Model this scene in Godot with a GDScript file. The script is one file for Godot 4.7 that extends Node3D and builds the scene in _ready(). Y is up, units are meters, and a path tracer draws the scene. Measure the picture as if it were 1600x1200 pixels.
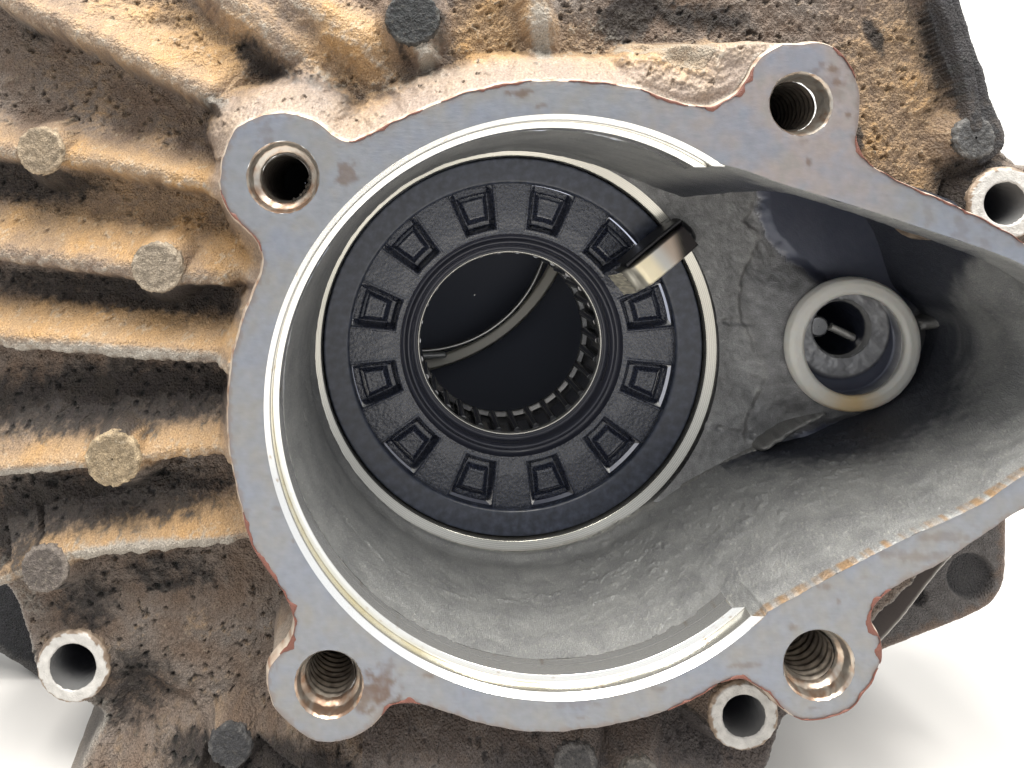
extends Node3D
# Plan units: one unit is 0.12 mm; x runs right, y down on the flange face, z towards the viewer.
# Flange face lies at z = 0.
const U := 0.00012
const EX := 646.0
const EY := 331.0
const ED := 1300.0
const BX := 871.0      # axis of the main bore
const BY := 637.0

var rng := RandomNumberGenerator.new()
var M := {}
var big := FastNoiseLite.new()
var mid := FastNoiseLite.new()
var fine := FastNoiseLite.new()

# ------------------------------------------------------------------ helpers
func W(x: float, y: float, z: float) -> Vector3:
	return Vector3((x - 800.0) * U, (600.0 - y) * U, z * U)

func pl(x: float, y: float, z: float) -> Vector2:      # where a thing measured at depth z stands on the plan
	var k := (ED - z) / ED
	return Vector2(EX + (x - EX) * k, EY + (y - EY) * k)

func pls(a: Array, z: float) -> PackedVector2Array:
	var o := PackedVector2Array()
	for i in range(0, a.size(), 2):
		o.append(pl(a[i], a[i + 1], z))
	return o

func kz(z: float) -> float:
	return (ED - z) / ED

func noise_of(seed_: int, freq: float, oct: int, type := FastNoiseLite.TYPE_SIMPLEX_SMOOTH) -> FastNoiseLite:
	var n := FastNoiseLite.new()
	n.seed = seed_
	n.noise_type = type
	n.frequency = freq
	n.fractal_type = FastNoiseLite.FRACTAL_FBM if oct > 1 else FastNoiseLite.FRACTAL_NONE
	n.fractal_octaves = oct
	return n

func smooth(p: PackedVector2Array, step: float, closed: bool) -> PackedVector2Array:   # Catmull-Rom, resampled
	var o := PackedVector2Array()
	var n := p.size()
	var last := n if closed else n - 1
	for i in last:
		var a := p[(i - 1 + n) % n] if closed or i > 0 else p[0] * 2.0 - p[1]
		var b := p[i]
		var c := p[(i + 1) % n]
		var d := p[(i + 2) % n] if closed or i + 2 < n else p[n - 1] * 2.0 - p[n - 2]
		var k := maxi(1, int(b.distance_to(c) / step))
		for j in k:
			o.append(b.cubic_interpolate(c, a, d, float(j) / k))
	if not closed:
		o.append(p[n - 1])
	return o

func jitter(p: PackedVector2Array, amp: float, freq: float, seed_: int) -> PackedVector2Array:
	var nn := noise_of(seed_, freq, 3)
	var o := PackedVector2Array()
	for v in p:
		o.append(v + Vector2(nn.get_noise_2d(v.x, v.y), nn.get_noise_2d(v.x + 900.0, v.y - 500.0)) * amp)
	return o

func numbered(called: String, parent: Node) -> String:
	if not parent.has_node(called):
		return called
	var i := 1
	while parent.has_node("%s_%03d" % [called, i]):
		i += 1
	return "%s_%03d" % [called, i]

func thing(called: String, label: String, category: String, base: Vector3, group := "") -> Node3D:
	var o := Node3D.new()
	o.name = numbered(called, self)
	add_child(o)
	o.position = base
	o.set_meta("label", label)
	o.set_meta("category", category)
	if group:
		o.set_meta("group", group)
	return o

func commit(called: String, v: PackedVector3Array, n: PackedVector3Array, c: PackedColorArray, idx: PackedInt32Array, mat: Material, parent: Node3D, label := "") -> MeshInstance3D:
	# front faces clockwise: compare some faces with their normals
	var wrong := 0
	var seen := 0
	var step := maxi(3, int(idx.size() / 3 / 40) * 3)
	for i in range(0, idx.size() - 2, step):
		var a := v[idx[i]]
		var g := (v[idx[i + 1]] - a).cross(v[idx[i + 2]] - a)
		if g.length_squared() > 0.0:
			seen += 1
			if g.dot(n[idx[i]]) > 0.0:
				wrong += 1
	if wrong * 2 > seen:
		for i in range(0, idx.size() - 2, 3):
			var t := idx[i + 1]
			idx[i + 1] = idx[i + 2]
			idx[i + 2] = t
	var arr := []
	arr.resize(Mesh.ARRAY_MAX)
	arr[Mesh.ARRAY_VERTEX] = v
	arr[Mesh.ARRAY_NORMAL] = n
	if c.size() == v.size():
		arr[Mesh.ARRAY_COLOR] = c
	arr[Mesh.ARRAY_INDEX] = idx
	var am := ArrayMesh.new()
	am.add_surface_from_arrays(Mesh.PRIMITIVE_TRIANGLES, arr)
	return place(called, am, mat, parent, label)

func place(called: String, am: Mesh, mat: Material, parent: Node3D, label := "") -> MeshInstance3D:
	var o := MeshInstance3D.new()
	o.name = numbered(called, parent)
	o.mesh = am
	o.material_override = mat
	o.cast_shadow = GeometryInstance3D.SHADOW_CASTING_SETTING_ON
	parent.add_child(o)
	if parent != self and parent.get_parent() == self:
		o.position = -parent.position
	if label:
		o.set_meta("label", label)
	return o

# rows x cols of points -> smooth mesh. wrap joins the last column to the first.
func grid(called: String, p: PackedVector3Array, cols: int, rows: int, wrap: bool, c: PackedColorArray, mat: Material, parent: Node3D, out_hint := Vector3.ZERO, labels := PackedInt32Array(), want := -1) -> MeshInstance3D:
	var n := PackedVector3Array()
	n.resize(p.size())
	for j in rows:
		var up := maxi(j - 1, 0) * cols
		var dn := mini(j + 1, rows - 1) * cols
		for i in cols:
			var l := (i - 1 + cols) % cols if wrap else maxi(i - 1, 0)
			var r := (i + 1) % cols if wrap else mini(i + 1, cols - 1)
			n[j * cols + i] = (p[j * cols + r] - p[j * cols + l]).cross(p[dn + i] - p[up + i]).normalized()
	if out_hint != Vector3.ZERO:
		var s := 0.0
		for k in range(0, n.size(), maxi(1, n.size() / 60)):
			s += n[k].dot(out_hint)
		if s < 0.0:
			for k in n.size():
				n[k] = -n[k]
	var idx := PackedInt32Array()
	var lastc := cols if wrap else cols - 1
	for j in rows - 1:
		for i in lastc:
			if want >= 0 and labels[j * cols + i] != want:
				continue
			var a := j * cols + i
			var b := j * cols + (i + 1) % cols
			var d := a + cols
			var e := b + cols
			idx.append_array([a, b, d, b, e, d])
	if want >= 0:
		return compact(called, p, n, c, idx, mat, parent)
	return commit(called, p, n, c, idx, mat, parent)

func compact(called: String, v: PackedVector3Array, n: PackedVector3Array, c: PackedColorArray, idx: PackedInt32Array, mat: Material, parent: Node3D, label := "") -> MeshInstance3D:
	var remap := PackedInt32Array()
	remap.resize(v.size())
	remap.fill(-1)
	var vv := PackedVector3Array()
	var nn := PackedVector3Array()
	var cc := PackedColorArray()
	for i in idx.size():
		var k := idx[i]
		if remap[k] < 0:
			remap[k] = vv.size()
			vv.append(v[k])
			nn.append(n[k])
			if c.size():
				cc.append(c[k])
		idx[i] = remap[k]
	return commit(called, vv, nn, cc, idx, mat, parent, label)

# a turned shape: profile of (radius, z); dense adds points so that edges read as small bevels
func dense(prof: Array, bevel: float, step: float) -> PackedVector2Array:
	var o := PackedVector2Array()
	for i in prof.size() - 1:
		var a: Vector2 = prof[i]
		var b: Vector2 = prof[i + 1]
		var l := a.distance_to(b)
		var be := minf(bevel, l * 0.3)
		o.append(a + (b - a) * (be / l))
		var k := int((l - 2.0 * be) / step)
		for j in k:
			o.append(a.lerp(b, (be + (l - 2.0 * be) * (j + 1.0) / (k + 1.0)) / l))
		o.append(b - (b - a) * (be / l))
	return o

func lathe(called: String, prof: PackedVector2Array, cx: float, cy: float, seg: int, mat: Material, parent: Node3D, rough := 0.0, tint = null, a0 := 0.0, a1 := TAU, shear := 0.0) -> MeshInstance3D:
	var full := absf(a1 - a0 - TAU) < 0.001
	var cols := seg if full else seg + 1
	var p := PackedVector3Array()
	var c := PackedColorArray()
	for q in prof:
		for i in cols:
			var r := q.x
			var cut := maxf(0.0, prof[0].x - r) * shear       # slanted ends
			var a := a0 + cut + (a1 - a0 - 2.0 * cut) * i / seg
			var z := q.y
			var x := cx + r * cos(a)
			var y := cy + r * sin(a)
			if rough > 0.0:
				var d := mid.get_noise_3d(x * 2.0, y * 2.0, z * 2.0) * rough + fine.get_noise_3d(x, y, z) * rough * 0.6
				x += cos(a) * d
				y += sin(a) * d
				z += d
			p.append(W(x, y, z))
			if tint != null:
				c.append(tint.call(x, y, z, a, r))
	var o := grid(called, p, cols, prof.size(), full, c, mat, parent, Vector3.ZERO)
	return o

# distance to an outline on a grid, positive inside, clipped to reach
func sdf(poly: PackedVector2Array, x0: float, y0: float, nx: int, ny: int, st: float, reach: float, closed := true) -> PackedFloat32Array:
	var d := PackedFloat32Array()
	d.resize(nx * ny)
	d.fill(reach * reach)
	var n := poly.size()
	for k in (n if closed else n - 1):
		var a := poly[k]
		var b := poly[(k + 1) % n]
		var ab := b - a
		var l2 := maxf(ab.length_squared(), 0.0001)
		var i0 := maxi(0, int((minf(a.x, b.x) - reach - x0) / st))
		var i1 := mini(nx - 1, int((maxf(a.x, b.x) + reach - x0) / st) + 1)
		var j0 := maxi(0, int((minf(a.y, b.y) - reach - y0) / st))
		var j1 := mini(ny - 1, int((maxf(a.y, b.y) + reach - y0) / st) + 1)
		for j in range(j0, j1 + 1):
			var py := y0 + j * st - a.y
			var row := j * nx
			for i in range(i0, i1 + 1):
				var px := x0 + i * st - a.x
				var t := clampf((px * ab.x + py * ab.y) / l2, 0.0, 1.0)
				var ex := px - ab.x * t
				var ey := py - ab.y * t
				var q := ex * ex + ey * ey
				if q < d[row + i]:
					d[row + i] = q
	for j in ny:
		for i in nx:
			var k := j * nx + i
			var r := sqrt(d[k])
			d[k] = r if not closed or Geometry2D.is_point_in_polygon(Vector2(x0 + i * st, y0 + j * st), poly) else -r
	if closed:                     # a ray through a corner may misjudge a lone point
		for k in range(1, nx * ny - 1):
			if absf(d[k]) > st * 1.6 and (d[k] > 0.0) != (d[k - 1] > 0.0) and (d[k] > 0.0) != (d[k + 1] > 0.0):
				d[k] = -d[k]
	return d

# a sheet over a grid, cut cleanly where f passes zero (f > 0 is kept)
func sheet(called: String, x0: float, y0: float, nx: int, ny: int, st: float, z: PackedFloat32Array, f: PackedFloat32Array, c: PackedColorArray, mat: Material, parent: Node3D, lab := PackedInt32Array(), want := -1) -> MeshInstance3D:
	var v := PackedVector3Array()
	var n := PackedVector3Array()
	var cc := PackedColorArray()
	var idx := PackedInt32Array()
	var at := PackedInt32Array()
	at.resize(nx * ny)
	at.fill(-1)
	var cut := {}
	for j in ny - 1:
		for i in nx - 1:
			var q: Array[int] = [j * nx + i, j * nx + i + 1, (j + 1) * nx + i + 1, (j + 1) * nx + i]
			if want >= 0 and lab[q[0]] != want:
				continue
			var ins := 0
			for k in 4:
				if f[q[k]] > 0.0:
					ins += 1
			if ins == 0:
				continue
			var ring := PackedInt32Array()
			for k in 4:
				var a := q[k]
				var b := q[(k + 1) % 4]
				if f[a] > 0.0:
					if at[a] < 0:
						at[a] = v.size()
						v.append(W(x0 + (a % nx) * st, y0 + (a / nx) * st, z[a]))
						n.append(slope(a, nx, ny, st, z))
						cc.append(c[a])
					ring.append(at[a])
				if (f[a] > 0.0) != (f[b] > 0.0):
					var key := mini(a, b) * 2 + (0 if absi(a - b) == 1 else 1)
					if not cut.has(key):
						var t := f[a] / (f[a] - f[b])
						cut[key] = v.size()
						v.append(W(x0 + lerpf(a % nx, b % nx, t) * st, y0 + lerpf(a / nx, b / nx, t) * st, lerpf(z[a], z[b], t)))
						n.append(slope(a, nx, ny, st, z))
						cc.append(c[a].lerp(c[b], t))
					ring.append(cut[key])
			for k in range(1, ring.size() - 1):
				idx.append(ring[0])
				idx.append(ring[k])
				idx.append(ring[k + 1])
	return commit(called, v, n, cc, idx, mat, parent)

func slope(k: int, nx: int, ny: int, st: float, z: PackedFloat32Array) -> Vector3:
	var i := k % nx
	var j := k / nx
	var l := maxi(i - 1, 0)
	var r := mini(i + 1, nx - 1)
	var u := maxi(j - 1, 0)
	var d := mini(j + 1, ny - 1)
	return Vector3(-(z[j * nx + r] - z[j * nx + l]) / ((r - l) * st), (z[d * nx + i] - z[u * nx + i]) / ((d - u) * st), 1.0).normalized()

# ------------------------------------------------------------------ materials
func noise_tex(seed_: int, freq: float, oct: int, lo: float, hi: float, size := 512, type := FastNoiseLite.TYPE_SIMPLEX_SMOOTH) -> NoiseTexture2D:
	var t := NoiseTexture2D.new()
	t.width = size
	t.height = size
	t.seamless = true
	t.noise = noise_of(seed_, freq, oct, type)
	var g := Gradient.new()
	g.set_color(0, Color(lo, lo, lo))
	g.set_color(1, Color(hi, hi, hi))
	t.color_ramp = g
	return t

func mat(called: String, col: Color, rough: float, metal: float, vc := false) -> StandardMaterial3D:
	var m := StandardMaterial3D.new()
	m.resource_name = called
	m.albedo_color = col.linear_to_srgb()
	m.roughness = rough
	m.metallic = metal
	m.vertex_color_use_as_albedo = vc
	M[called] = m
	return m

func tri(m: StandardMaterial3D, tile_mm: float) -> void:
	m.uv1_triplanar = true
	m.uv1_world_triplanar = true
	m.uv1_scale = Vector3.ONE * (1000.0 / tile_mm)

func relief(m: StandardMaterial3D, t: Texture2D, mm: float) -> void:
	m.heightmap_enabled = true
	m.heightmap_texture = t
	m.heightmap_scale = mm * 0.1

func materials() -> void:
	var grain := noise_tex(11, 0.03, 5, 0.0, 1.0)
	var speck := noise_tex(12, 0.09, 3, 0.0, 1.0)
	var tone := noise_tex(13, 0.05, 5, 0.55, 1.0)
	var m := mat("cast", Color.WHITE, 0.72, 0.0, true)
	m.albedo_texture = tone
	m.metallic_specular = 0.45
	tri(m, 10.0)
	relief(m, grain, 0.85)
	m = mat("cast_rib", Color.WHITE, 0.7, 0.0, true)
	m.albedo_texture = tone
	tri(m, 11.0)
	relief(m, grain, 0.5)
	m = mat("cast_side", Color.WHITE, 0.6, 0.05, true)
	m.albedo_texture = tone
	tri(m, 16.0)
	relief(m, grain, 0.22)
	m = mat("pad", Color.WHITE, 0.7, 0.1, true)
	m.albedo_texture = tone
	tri(m, 9.0)
	relief(m, grain, 0.3)
	m = mat("face", Color.WHITE, 0.42, 0.82, true)
	m.roughness_texture = noise_tex(15, 0.02, 4, 0.75, 1.0)
	m.roughness = 0.5
	tri(m, 26.0)
	m.uv1_scale = Vector3(20.0, 210.0, 30.0)
	relief(m, speck, 0.014)
	m = mat("edge", Color.WHITE, 0.55, 0.35, true)
	tri(m, 8.0)
	relief(m, grain, 0.1)
	m = mat("bright", Color.WHITE, 0.2, 0.85, true)
	m = mat("inner", Color.WHITE, 0.34, 0.5, true)
	tri(m, 13.0)
	m.albedo_texture = noise_tex(18, 0.06, 4, 0.7, 1.0)
	relief(m, speck, 0.24)
	m = mat("oiled", Color.WHITE, 0.3, 0.25, true)
	tri(m, 9.0)
	relief(m, grain, 0.015)
	m = mat("gasket", Color(0.13, 0.045, 0.03), 0.5, 0.0)
	tri(m, 5.0)
	relief(m, grain, 0.1)
	m = mat("thread", Color.WHITE, 0.28, 0.8, true)
	m = mat("rubber", Color(0.042, 0.048, 0.07), 0.26, 0.0)
	tri(m, 7.0)
	relief(m, speck, 0.006)
	m = mat("rubber_grain", Color(0.03, 0.033, 0.049), 0.21, 0.0)
	m.clearcoat_enabled = true
	m.clearcoat = 0.5
	m.clearcoat_roughness = 0.12
	m.metallic_specular = 0.6
	tri(m, 6.0)
	relief(m, grain, 0.07)
	m.albedo_texture = noise_tex(19, 0.014, 5, 0.6, 1.0)
	m.albedo_color = (Color(0.029, 0.034, 0.056) * 1.25).linear_to_srgb()
	M.rubber.albedo_texture = noise_tex(20, 0.02, 5, 0.55, 1.0)
	M.rubber.albedo_color = (Color(0.042, 0.05, 0.076) * 1.3).linear_to_srgb()
	tri(M.rubber, 30.0)
	m = mat("lip", Color(0.035, 0.037, 0.052), 0.13, 0.0)
	m = mat("dark_steel", Color(0.3, 0.3, 0.31), 0.14, 0.8)
	m = mat("drum", Color(0.22, 0.24, 0.31), 0.5, 0.1)
	m = mat("steel", Color(0.72, 0.7, 0.65), 0.25, 0.8)
	m = mat("bright_steel", Color(0.85, 0.84, 0.8), 0.3, 0.3)
	m = mat("tan_steel", Color(0.85, 0.8, 0.68), 0.35, 0.2)
	m = mat("nylon", Color.WHITE, 0.32, 0.0, true)
	m.subsurf_scatter_enabled = true
	m.subsurf_scatter_strength = 0.08
	m = mat("clip", Color.WHITE, 0.3, 0.4, true)
	tri(m, 5.0)
	relief(m, speck, 0.06)
	m = mat("sleeve", Color(0.012, 0.012, 0.014), 0.4, 0.0)
	m = mat("table", Color(0.52, 0.51, 0.5), 0.35, 0.0)
	m = mat("backdrop", Color(0.86, 0.86, 0.84), 0.9, 0.0)
	m = mat("lamp_case", Color(0.7, 0.7, 0.7), 0.5, 0.0)
	m = mat("lamp_glow", Color(0.9, 0.9, 0.9), 0.5, 0.0)
	m.emission_enabled = true
	m.emission = Color(1.0, 0.98, 0.94)
	m.emission_energy_multiplier = 2.0

# ------------------------------------------------------------------ outlines (on the flange face)
var FLANGE := [352, 240, 364, 209, 388, 189, 439, 176, 489, 189, 523, 214, 545, 222, 575, 212, 610, 193, 650, 176, 700, 155, 750, 140, 800, 130, 850, 127, 900, 127, 950, 131, 1000, 140, 1050, 158, 1080, 166, 1112, 167, 1140, 155, 1160, 138, 1172, 117, 1188, 92, 1217, 73, 1250, 69, 1290, 69, 1315, 86, 1335, 115, 1343, 150, 1342, 190, 1338, 213, 1345, 240, 1365, 262, 1400, 281, 1450, 304, 1500, 326, 1550, 350, 1600, 380, 1700, 432, 1800, 512, 1850, 590, 1815, 665, 1720, 730, 1590, 800, 1539, 834, 1499, 861, 1458, 886, 1400, 915, 1374, 936, 1360, 958, 1361, 976, 1374, 995, 1376, 1020, 1370, 1050, 1348, 1083, 1327, 1108, 1293, 1121, 1259, 1124, 1235, 1116, 1212, 1094, 1195, 1077, 1161, 1060, 1127, 1067, 1094, 1085, 1060, 1102, 1010, 1120, 952, 1133, 900, 1141, 851, 1144, 783, 1137, 732, 1124, 682, 1107, 650, 1099, 614, 1101, 592, 1122, 564, 1147, 530, 1158, 493, 1157, 456, 1134, 429, 1104, 419, 1070, 422, 1043, 438, 1022, 456, 999, 462, 975, 453, 943, 432, 908, 408, 876, 391, 843, 379, 795, 366, 740, 358, 685, 357, 620, 363, 562, 378, 506, 395, 461, 409, 424, 410, 398, 398, 370, 368, 341, 352, 318, 345, 290, 346, 262]
var BODY := [-160, -190, 1470, -190, 1475, -40, 1476, 0, 1490, 50, 1508, 100, 1528, 165, 1543, 205, 1556, 240, 1570, 256, 1600, 262, 1680, 290, 1760, 420, 1760, 600, 1640, 730, 1560, 800, 1440, 900, 1330, 1010, 1260, 1095, 1222, 1128, 1204, 1148, 1185, 1170, 1160, 1182, 1150, 1195, 1148, 1345, 95, 1345, 125, 1200, 152, 1143, 158, 1122, 125, 1102, 88, 1086, 57, 1066, 44, 1018, 22, 948, 0, 911, -60, 840, -160, 760]
var flange := PackedVector2Array()
var inner := PackedVector2Array()

# left end upper edge: lower edge of each rib (u, v ...), crest width, fall above, height above the floor, fall below
var RIBS := [
	[[-90, -75, 0, 5, 85, 45, 160, 78, 235, 112, 300, 146, 338, 162, 368, 182], 26, 80, 150, 16, -85],
	[[290, -60, 345, 5, 400, 45, 445, 85, 500, 120, 540, 150], 30, 60, 60, 40, -104],
	[[400, -60, 440, 0, 520, 48, 600, 110, 630, 135], 26, 56, 42, 44, -110],
	[[815, -60, 824, 0, 838, 60, 848, 115], 30, 22, 90, 22, -95],
	[[-120, 226, 0, 241, 100, 252, 209, 273, 300, 292, 345, 304, 380, 312], 22, 58, 130, 16, -95],
	[[-120, 380, 0, 402, 110, 419, 200, 430, 293, 442, 370, 437, 430, 434], 24, 72, 135, 16, -95],
	[[-120, 530, 0, 539, 90, 547, 170, 556, 260, 562, 365, 567, 395, 569], 26, 52, 140, 14, -95],
	[[-120, 752, 0, 742, 128, 730, 220, 720, 300, 712, 368, 706, 395, 704], 20, 82, 135, 16, -95],
	[[20, 905, 68, 885, 128, 872, 220, 862, 304, 854, 392, 843, 425, 839], 18, 78, 120, 16, -110],
	[[640, 60, 655, 80, 668, 112], 22, 20, 90, 22, -95],
]

func _ready() -> void:
	rng.seed = 7
	big = noise_of(1, 0.012, 4)
	mid = noise_of(2, 0.035, 4)
	fine = noise_of(3, 0.13, 3)
	# camera: a shift lens square to the flange
	var cam := Camera3D.new()
	cam.name = "camera"
	cam.projection = Camera3D.PROJECTION_FRUSTUM
	cam.near = 0.01
	cam.far = 20.0
	cam.size = 1200.0 / ED * cam.near
	cam.frustum_offset = Vector2((800.0 - EX) / ED, (EY - 600.0) / ED) * cam.near
	cam.position = W(EX, EY, ED)
	add_child(cam)
	var env := WorldEnvironment.new()
	env.name = "environment"
	env.environment = Environment.new()
	env.environment.background_mode = Environment.BG_COLOR
	env.environment.background_color = Color(0.56, 0.575, 0.6).linear_to_srgb()
	env.environment.background_energy_multiplier = 1.0
	env.environment.tonemap_mode = Environment.TONE_MAPPER_LINEAR
	env.environment.tonemap_exposure = 1.45
	env.environment.sdfgi_enabled = true
	env.environment.ssao_enabled = true
	env.environment.ssil_enabled = true
	add_child(env)
	materials()
	for k in 3:
		lamp(Vector3(-0.35 + 0.4 * k, 0.85, 0.28), Vector2(0.16, 0.9), 0.8, ["left", "middle", "right"][k])
	setting()
	var housing := thing("gear_housing", "rusty cast aluminium gear housing with fanned ribs and machined bolt flange", "housing", Vector3(0, W(0, 1330, 0).y, W(0, 0, -300).z))
	outlines()
	body(housing)
	flange_face(housing)
	pocket(housing)
	fittings(housing)
	seal()
	loose_things()

func lamp(at: Vector3, size: Vector2, energy: float, which: String) -> void:
	var t := thing("strip_lamp", which + " one of three white strip lamps hanging above the housing", "lamp", at, "strip lamps above the housing")
	var case := BoxMesh.new()
	case.size = Vector3(size.x + 0.02, 0.03, size.y + 0.02)
	var o := place("lamp_case", case, M.lamp_case, t)
	o.position = Vector3(0, 0.02, 0)
	var glow := BoxMesh.new()
	glow.size = Vector3(size.x, 0.006, size.y)
	o = place("lamp_diffuser", glow, M.lamp_glow, t)
	o.position = Vector3(0, 0.001, 0)
	var l := AreaLight3D.new()
	l.name = "lamp_light"
	l.area_size = size
	l.light_energy = energy
	l.light_color = Color(1.0, 0.985, 0.955)
	l.shadow_enabled = true
	l.area_range = 6.0
	l.area_attenuation = 2.0
	t.add_child(l)
	l.position = Vector3(0, -0.006, 0)
	l.rotation.x = -PI / 2

func setting() -> void:
	var y := W(0, 1330, 0).y
	var t := BoxMesh.new()
	t.size = Vector3(2.4, 0.03, 1.3)
	var o := place("table_surface", t, M.table, self)
	o.position = Vector3(0, y - 0.0155, -0.05)
	o.set_meta("kind", "structure")
	o.set_meta("label", "glossy white table top under the housing")
	var b := BoxMesh.new()
	b.size = Vector3(2.4, 1.7, 0.02)
	o = place("backdrop_wall", b, M.backdrop, self)
	o.position = Vector3(0, y + 0.5, -0.72)
	o.set_meta("kind", "structure")
	o.set_meta("label", "plain white wall behind the table")

func outlines() -> void:
	var p := PackedVector2Array()
	for i in range(0, FLANGE.size(), 2):
		p.append(Vector2(FLANGE[i], FLANGE[i + 1]))
	flange = jitter(smooth(p, 6.0, true), 2.2, 0.025, 21)
	# inner outline: the bore circle, then the side lobe
	var a0 := atan2(958.0 - BY, 1195.0 - BX)
	var a1 := atan2(256.0 - BY, 1127.0 - BX) + TAU
	var n := 260
	for i in n + 1:
		var a := lerpf(a0, a1, float(i) / n)
		inner.append(Vector2(BX + 459.0 * cos(a), BY + 459.0 * sin(a)))
	var q := PackedVector2Array()
	for e in [[1127, 256], [1170, 268], [1222, 287], [1330, 320], [1431, 353], [1549, 393], [1610, 420], [1680, 462], [1740, 512], [1772, 565], [1772, 615], [1735, 660], [1670, 702], [1600, 742], [1532, 788], [1450, 826], [1364, 867], [1229, 940], [1195, 958]]:
		q.append(Vector2(e[0], e[1]))
	var l := smooth(q, 7.0, false)
	for i in range(1, l.size() - 1):
		inner.append(l[i])

# ------------------------------------------------------------------ the casting's outer skin
func bytes_of(n: FastNoiseLite, nx: int, ny: int) -> PackedByteArray:
	return n.get_image(nx, ny, false, false, false).get_data()

func body(housing: Node3D) -> void:
	var st := 2.4
	var x0 := -130.0
	var y0 := -120.0
	var nx := int(1900.0 / st)
	var ny := int(1500.0 / st)
	var N := nx * ny
	var fd := sdf(flange, x0, y0, nx, ny, st, 110.0)
	var outline := jitter(smooth(pls(BODY, -170.0), 8.0, true), 3.0, 0.02, 22)
	var od := sdf(outline, x0, y0, nx, ny, st, 70.0)
	var nb := bytes_of(noise_of(31, 0.022, 4), nx, ny)
	var nm := bytes_of(noise_of(32, 0.085, 4), nx, ny)
	var nf := bytes_of(noise_of(33, 0.28, 2), nx, ny)
	var ridged := noise_of(34, 0.11, 1, FastNoiseLite.TYPE_CELLULAR)
	ridged.cellular_return_type = FastNoiseLite.RETURN_DISTANCE
	ridged.fractal_type = FastNoiseLite.FRACTAL_FBM
	ridged.fractal_octaves = 2
	ridged.domain_warp_enabled = true
	ridged.domain_warp_amplitude = 8.0
	ridged.domain_warp_frequency = 0.06
	var nc := bytes_of(ridged, nx, ny)
	var H := PackedFloat32Array()
	H.resize(N)
	H.fill(-168.0)
	var L := PackedInt32Array()
	L.resize(N)
	var crest := PackedFloat32Array()       # 1 on the worn lower edge of a rib
	crest.resize(N)
	var flank := PackedFloat32Array()
	flank.resize(N)
	# broad levels: (x, y, rx, ry, height)
	for b in [[1400, 130, 190, 260, -150], [640, 60, 330, 110, -150], [960, 40, 170, 110, -140], [330, 1010, 330, 170, -180], [700, 1240, 560, 130, -80], [1575, 290, 50, 60, -138], [1180, 20, 180, 70, -150]]:
		var c := pl(b[0], b[1], -200.0)
		for j in range(maxi(0, int((c.y - b[3] * 1.9 - y0) / st)), mini(ny, int((c.y + b[3] * 1.9 - y0) / st))):
			for i in range(maxi(0, int((c.x - b[2] * 1.9 - x0) / st)), mini(nx, int((c.x + b[2] * 1.9 - x0) / st))):
				var ex: float = (x0 + i * st - c.x) / b[2]
				var ey: float = (y0 + j * st - c.y) / b[3]
				var w := 1.0 - smoothstep(0.8, 1.7, sqrt(ex * ex + ey * ey))
				H[j * nx + i] = lerpf(H[j * nx + i], b[4], w)
	# ribs
	for r in RIBS.size():
		var R: Array = RIBS[r]
		var zc: float = R[5]
		var line := smooth(pls(R[0], zc), 30.0, false)
		line = jitter(line, 5.0, 0.02, 60 + r)
		var wc: float = R[1] * kz(zc)
		var fall: float = R[2] * kz(zc) * 1.15
		var lo: float = R[4]
		var lo_x := 1e9
		var hi_x := -1e9
		var lo_y := 1e9
		var hi_y := -1e9
		for v in line:
			lo_x = minf(lo_x, v.x)
			hi_x = maxf(hi_x, v.x)
			lo_y = minf(lo_y, v.y)
			hi_y = maxf(hi_y, v.y)
		var reach := wc + fall
		for j in range(maxi(0, int((lo_y - reach - y0) / st)), mini(ny, int((hi_y + reach - y0) / st))):
			for i in range(maxi(0, int((lo_x - reach - x0) / st)), mini(nx, int((hi_x + reach - x0) / st))):
				var p := Vector2(x0 + i * st, y0 + j * st)
				var best := 1e9
				var side := 0.0
				var along := 0.0
				for k in line.size() - 1:
					var a := line[k]
					var ab := line[k + 1] - a
					var u := (p - a).dot(ab) / ab.length_squared()
					var uc := clampf(u, 0.0, 1.0)
					var d := p - a - ab * uc
					var dd := d.length_squared()
					if dd < best:
						best = dd
						along = (k + uc) / (line.size() - 1.0)
						side = (ab.y * (p.x - a.x) - ab.x * (p.y - a.y)) / ab.length()
						if absf(u - uc) > 0.001 and (k == 0 or k == line.size() - 2):
							side = 1e6 if dd > 900.0 else side
				if absf(side) > 1e5 or side > reach or side < -lo:
					continue
				var h := 0.0
				var wob := nb[j * nx + i] / 128.0 - 1.0
				side += (nm[j * nx + i] / 128.0 - 1.0) * 4.5
				var f2 := fall * (1.0 + 0.35 * wob)
				if side < 0.0:
					h = 0.94 * smoothstep(-lo, 0.0, side)
				elif side < wc:
					h = 0.94 + 0.06 * sin(side / wc * PI)
				else:
					var q := clampf((side - wc) / f2, 0.0, 1.0)
					h = 0.94 * pow(1.0 - q, 1.7)
				if r in [0, 1, 2, 3, 9]:
					h *= 1.0 - smoothstep(0.9 if r == 0 else 0.62, 1.0, along)
				var k2 := j * nx + i
				var top := minf(zc + 4.0, H[k2] + float(R[3]))
				var z := lerpf(H[k2], top, h)
				if z > H[k2] + 0.5:
					H[k2] = z
					if h > 0.12:
						L[k2] = r + 1
						flank[k2] = maxf(flank[k2], h)
						if side < wc * 0.75 and side > -6.0:
							crest[k2] = maxf(crest[k2], 1.0 - absf(side - wc * 0.3) / wc)
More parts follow.
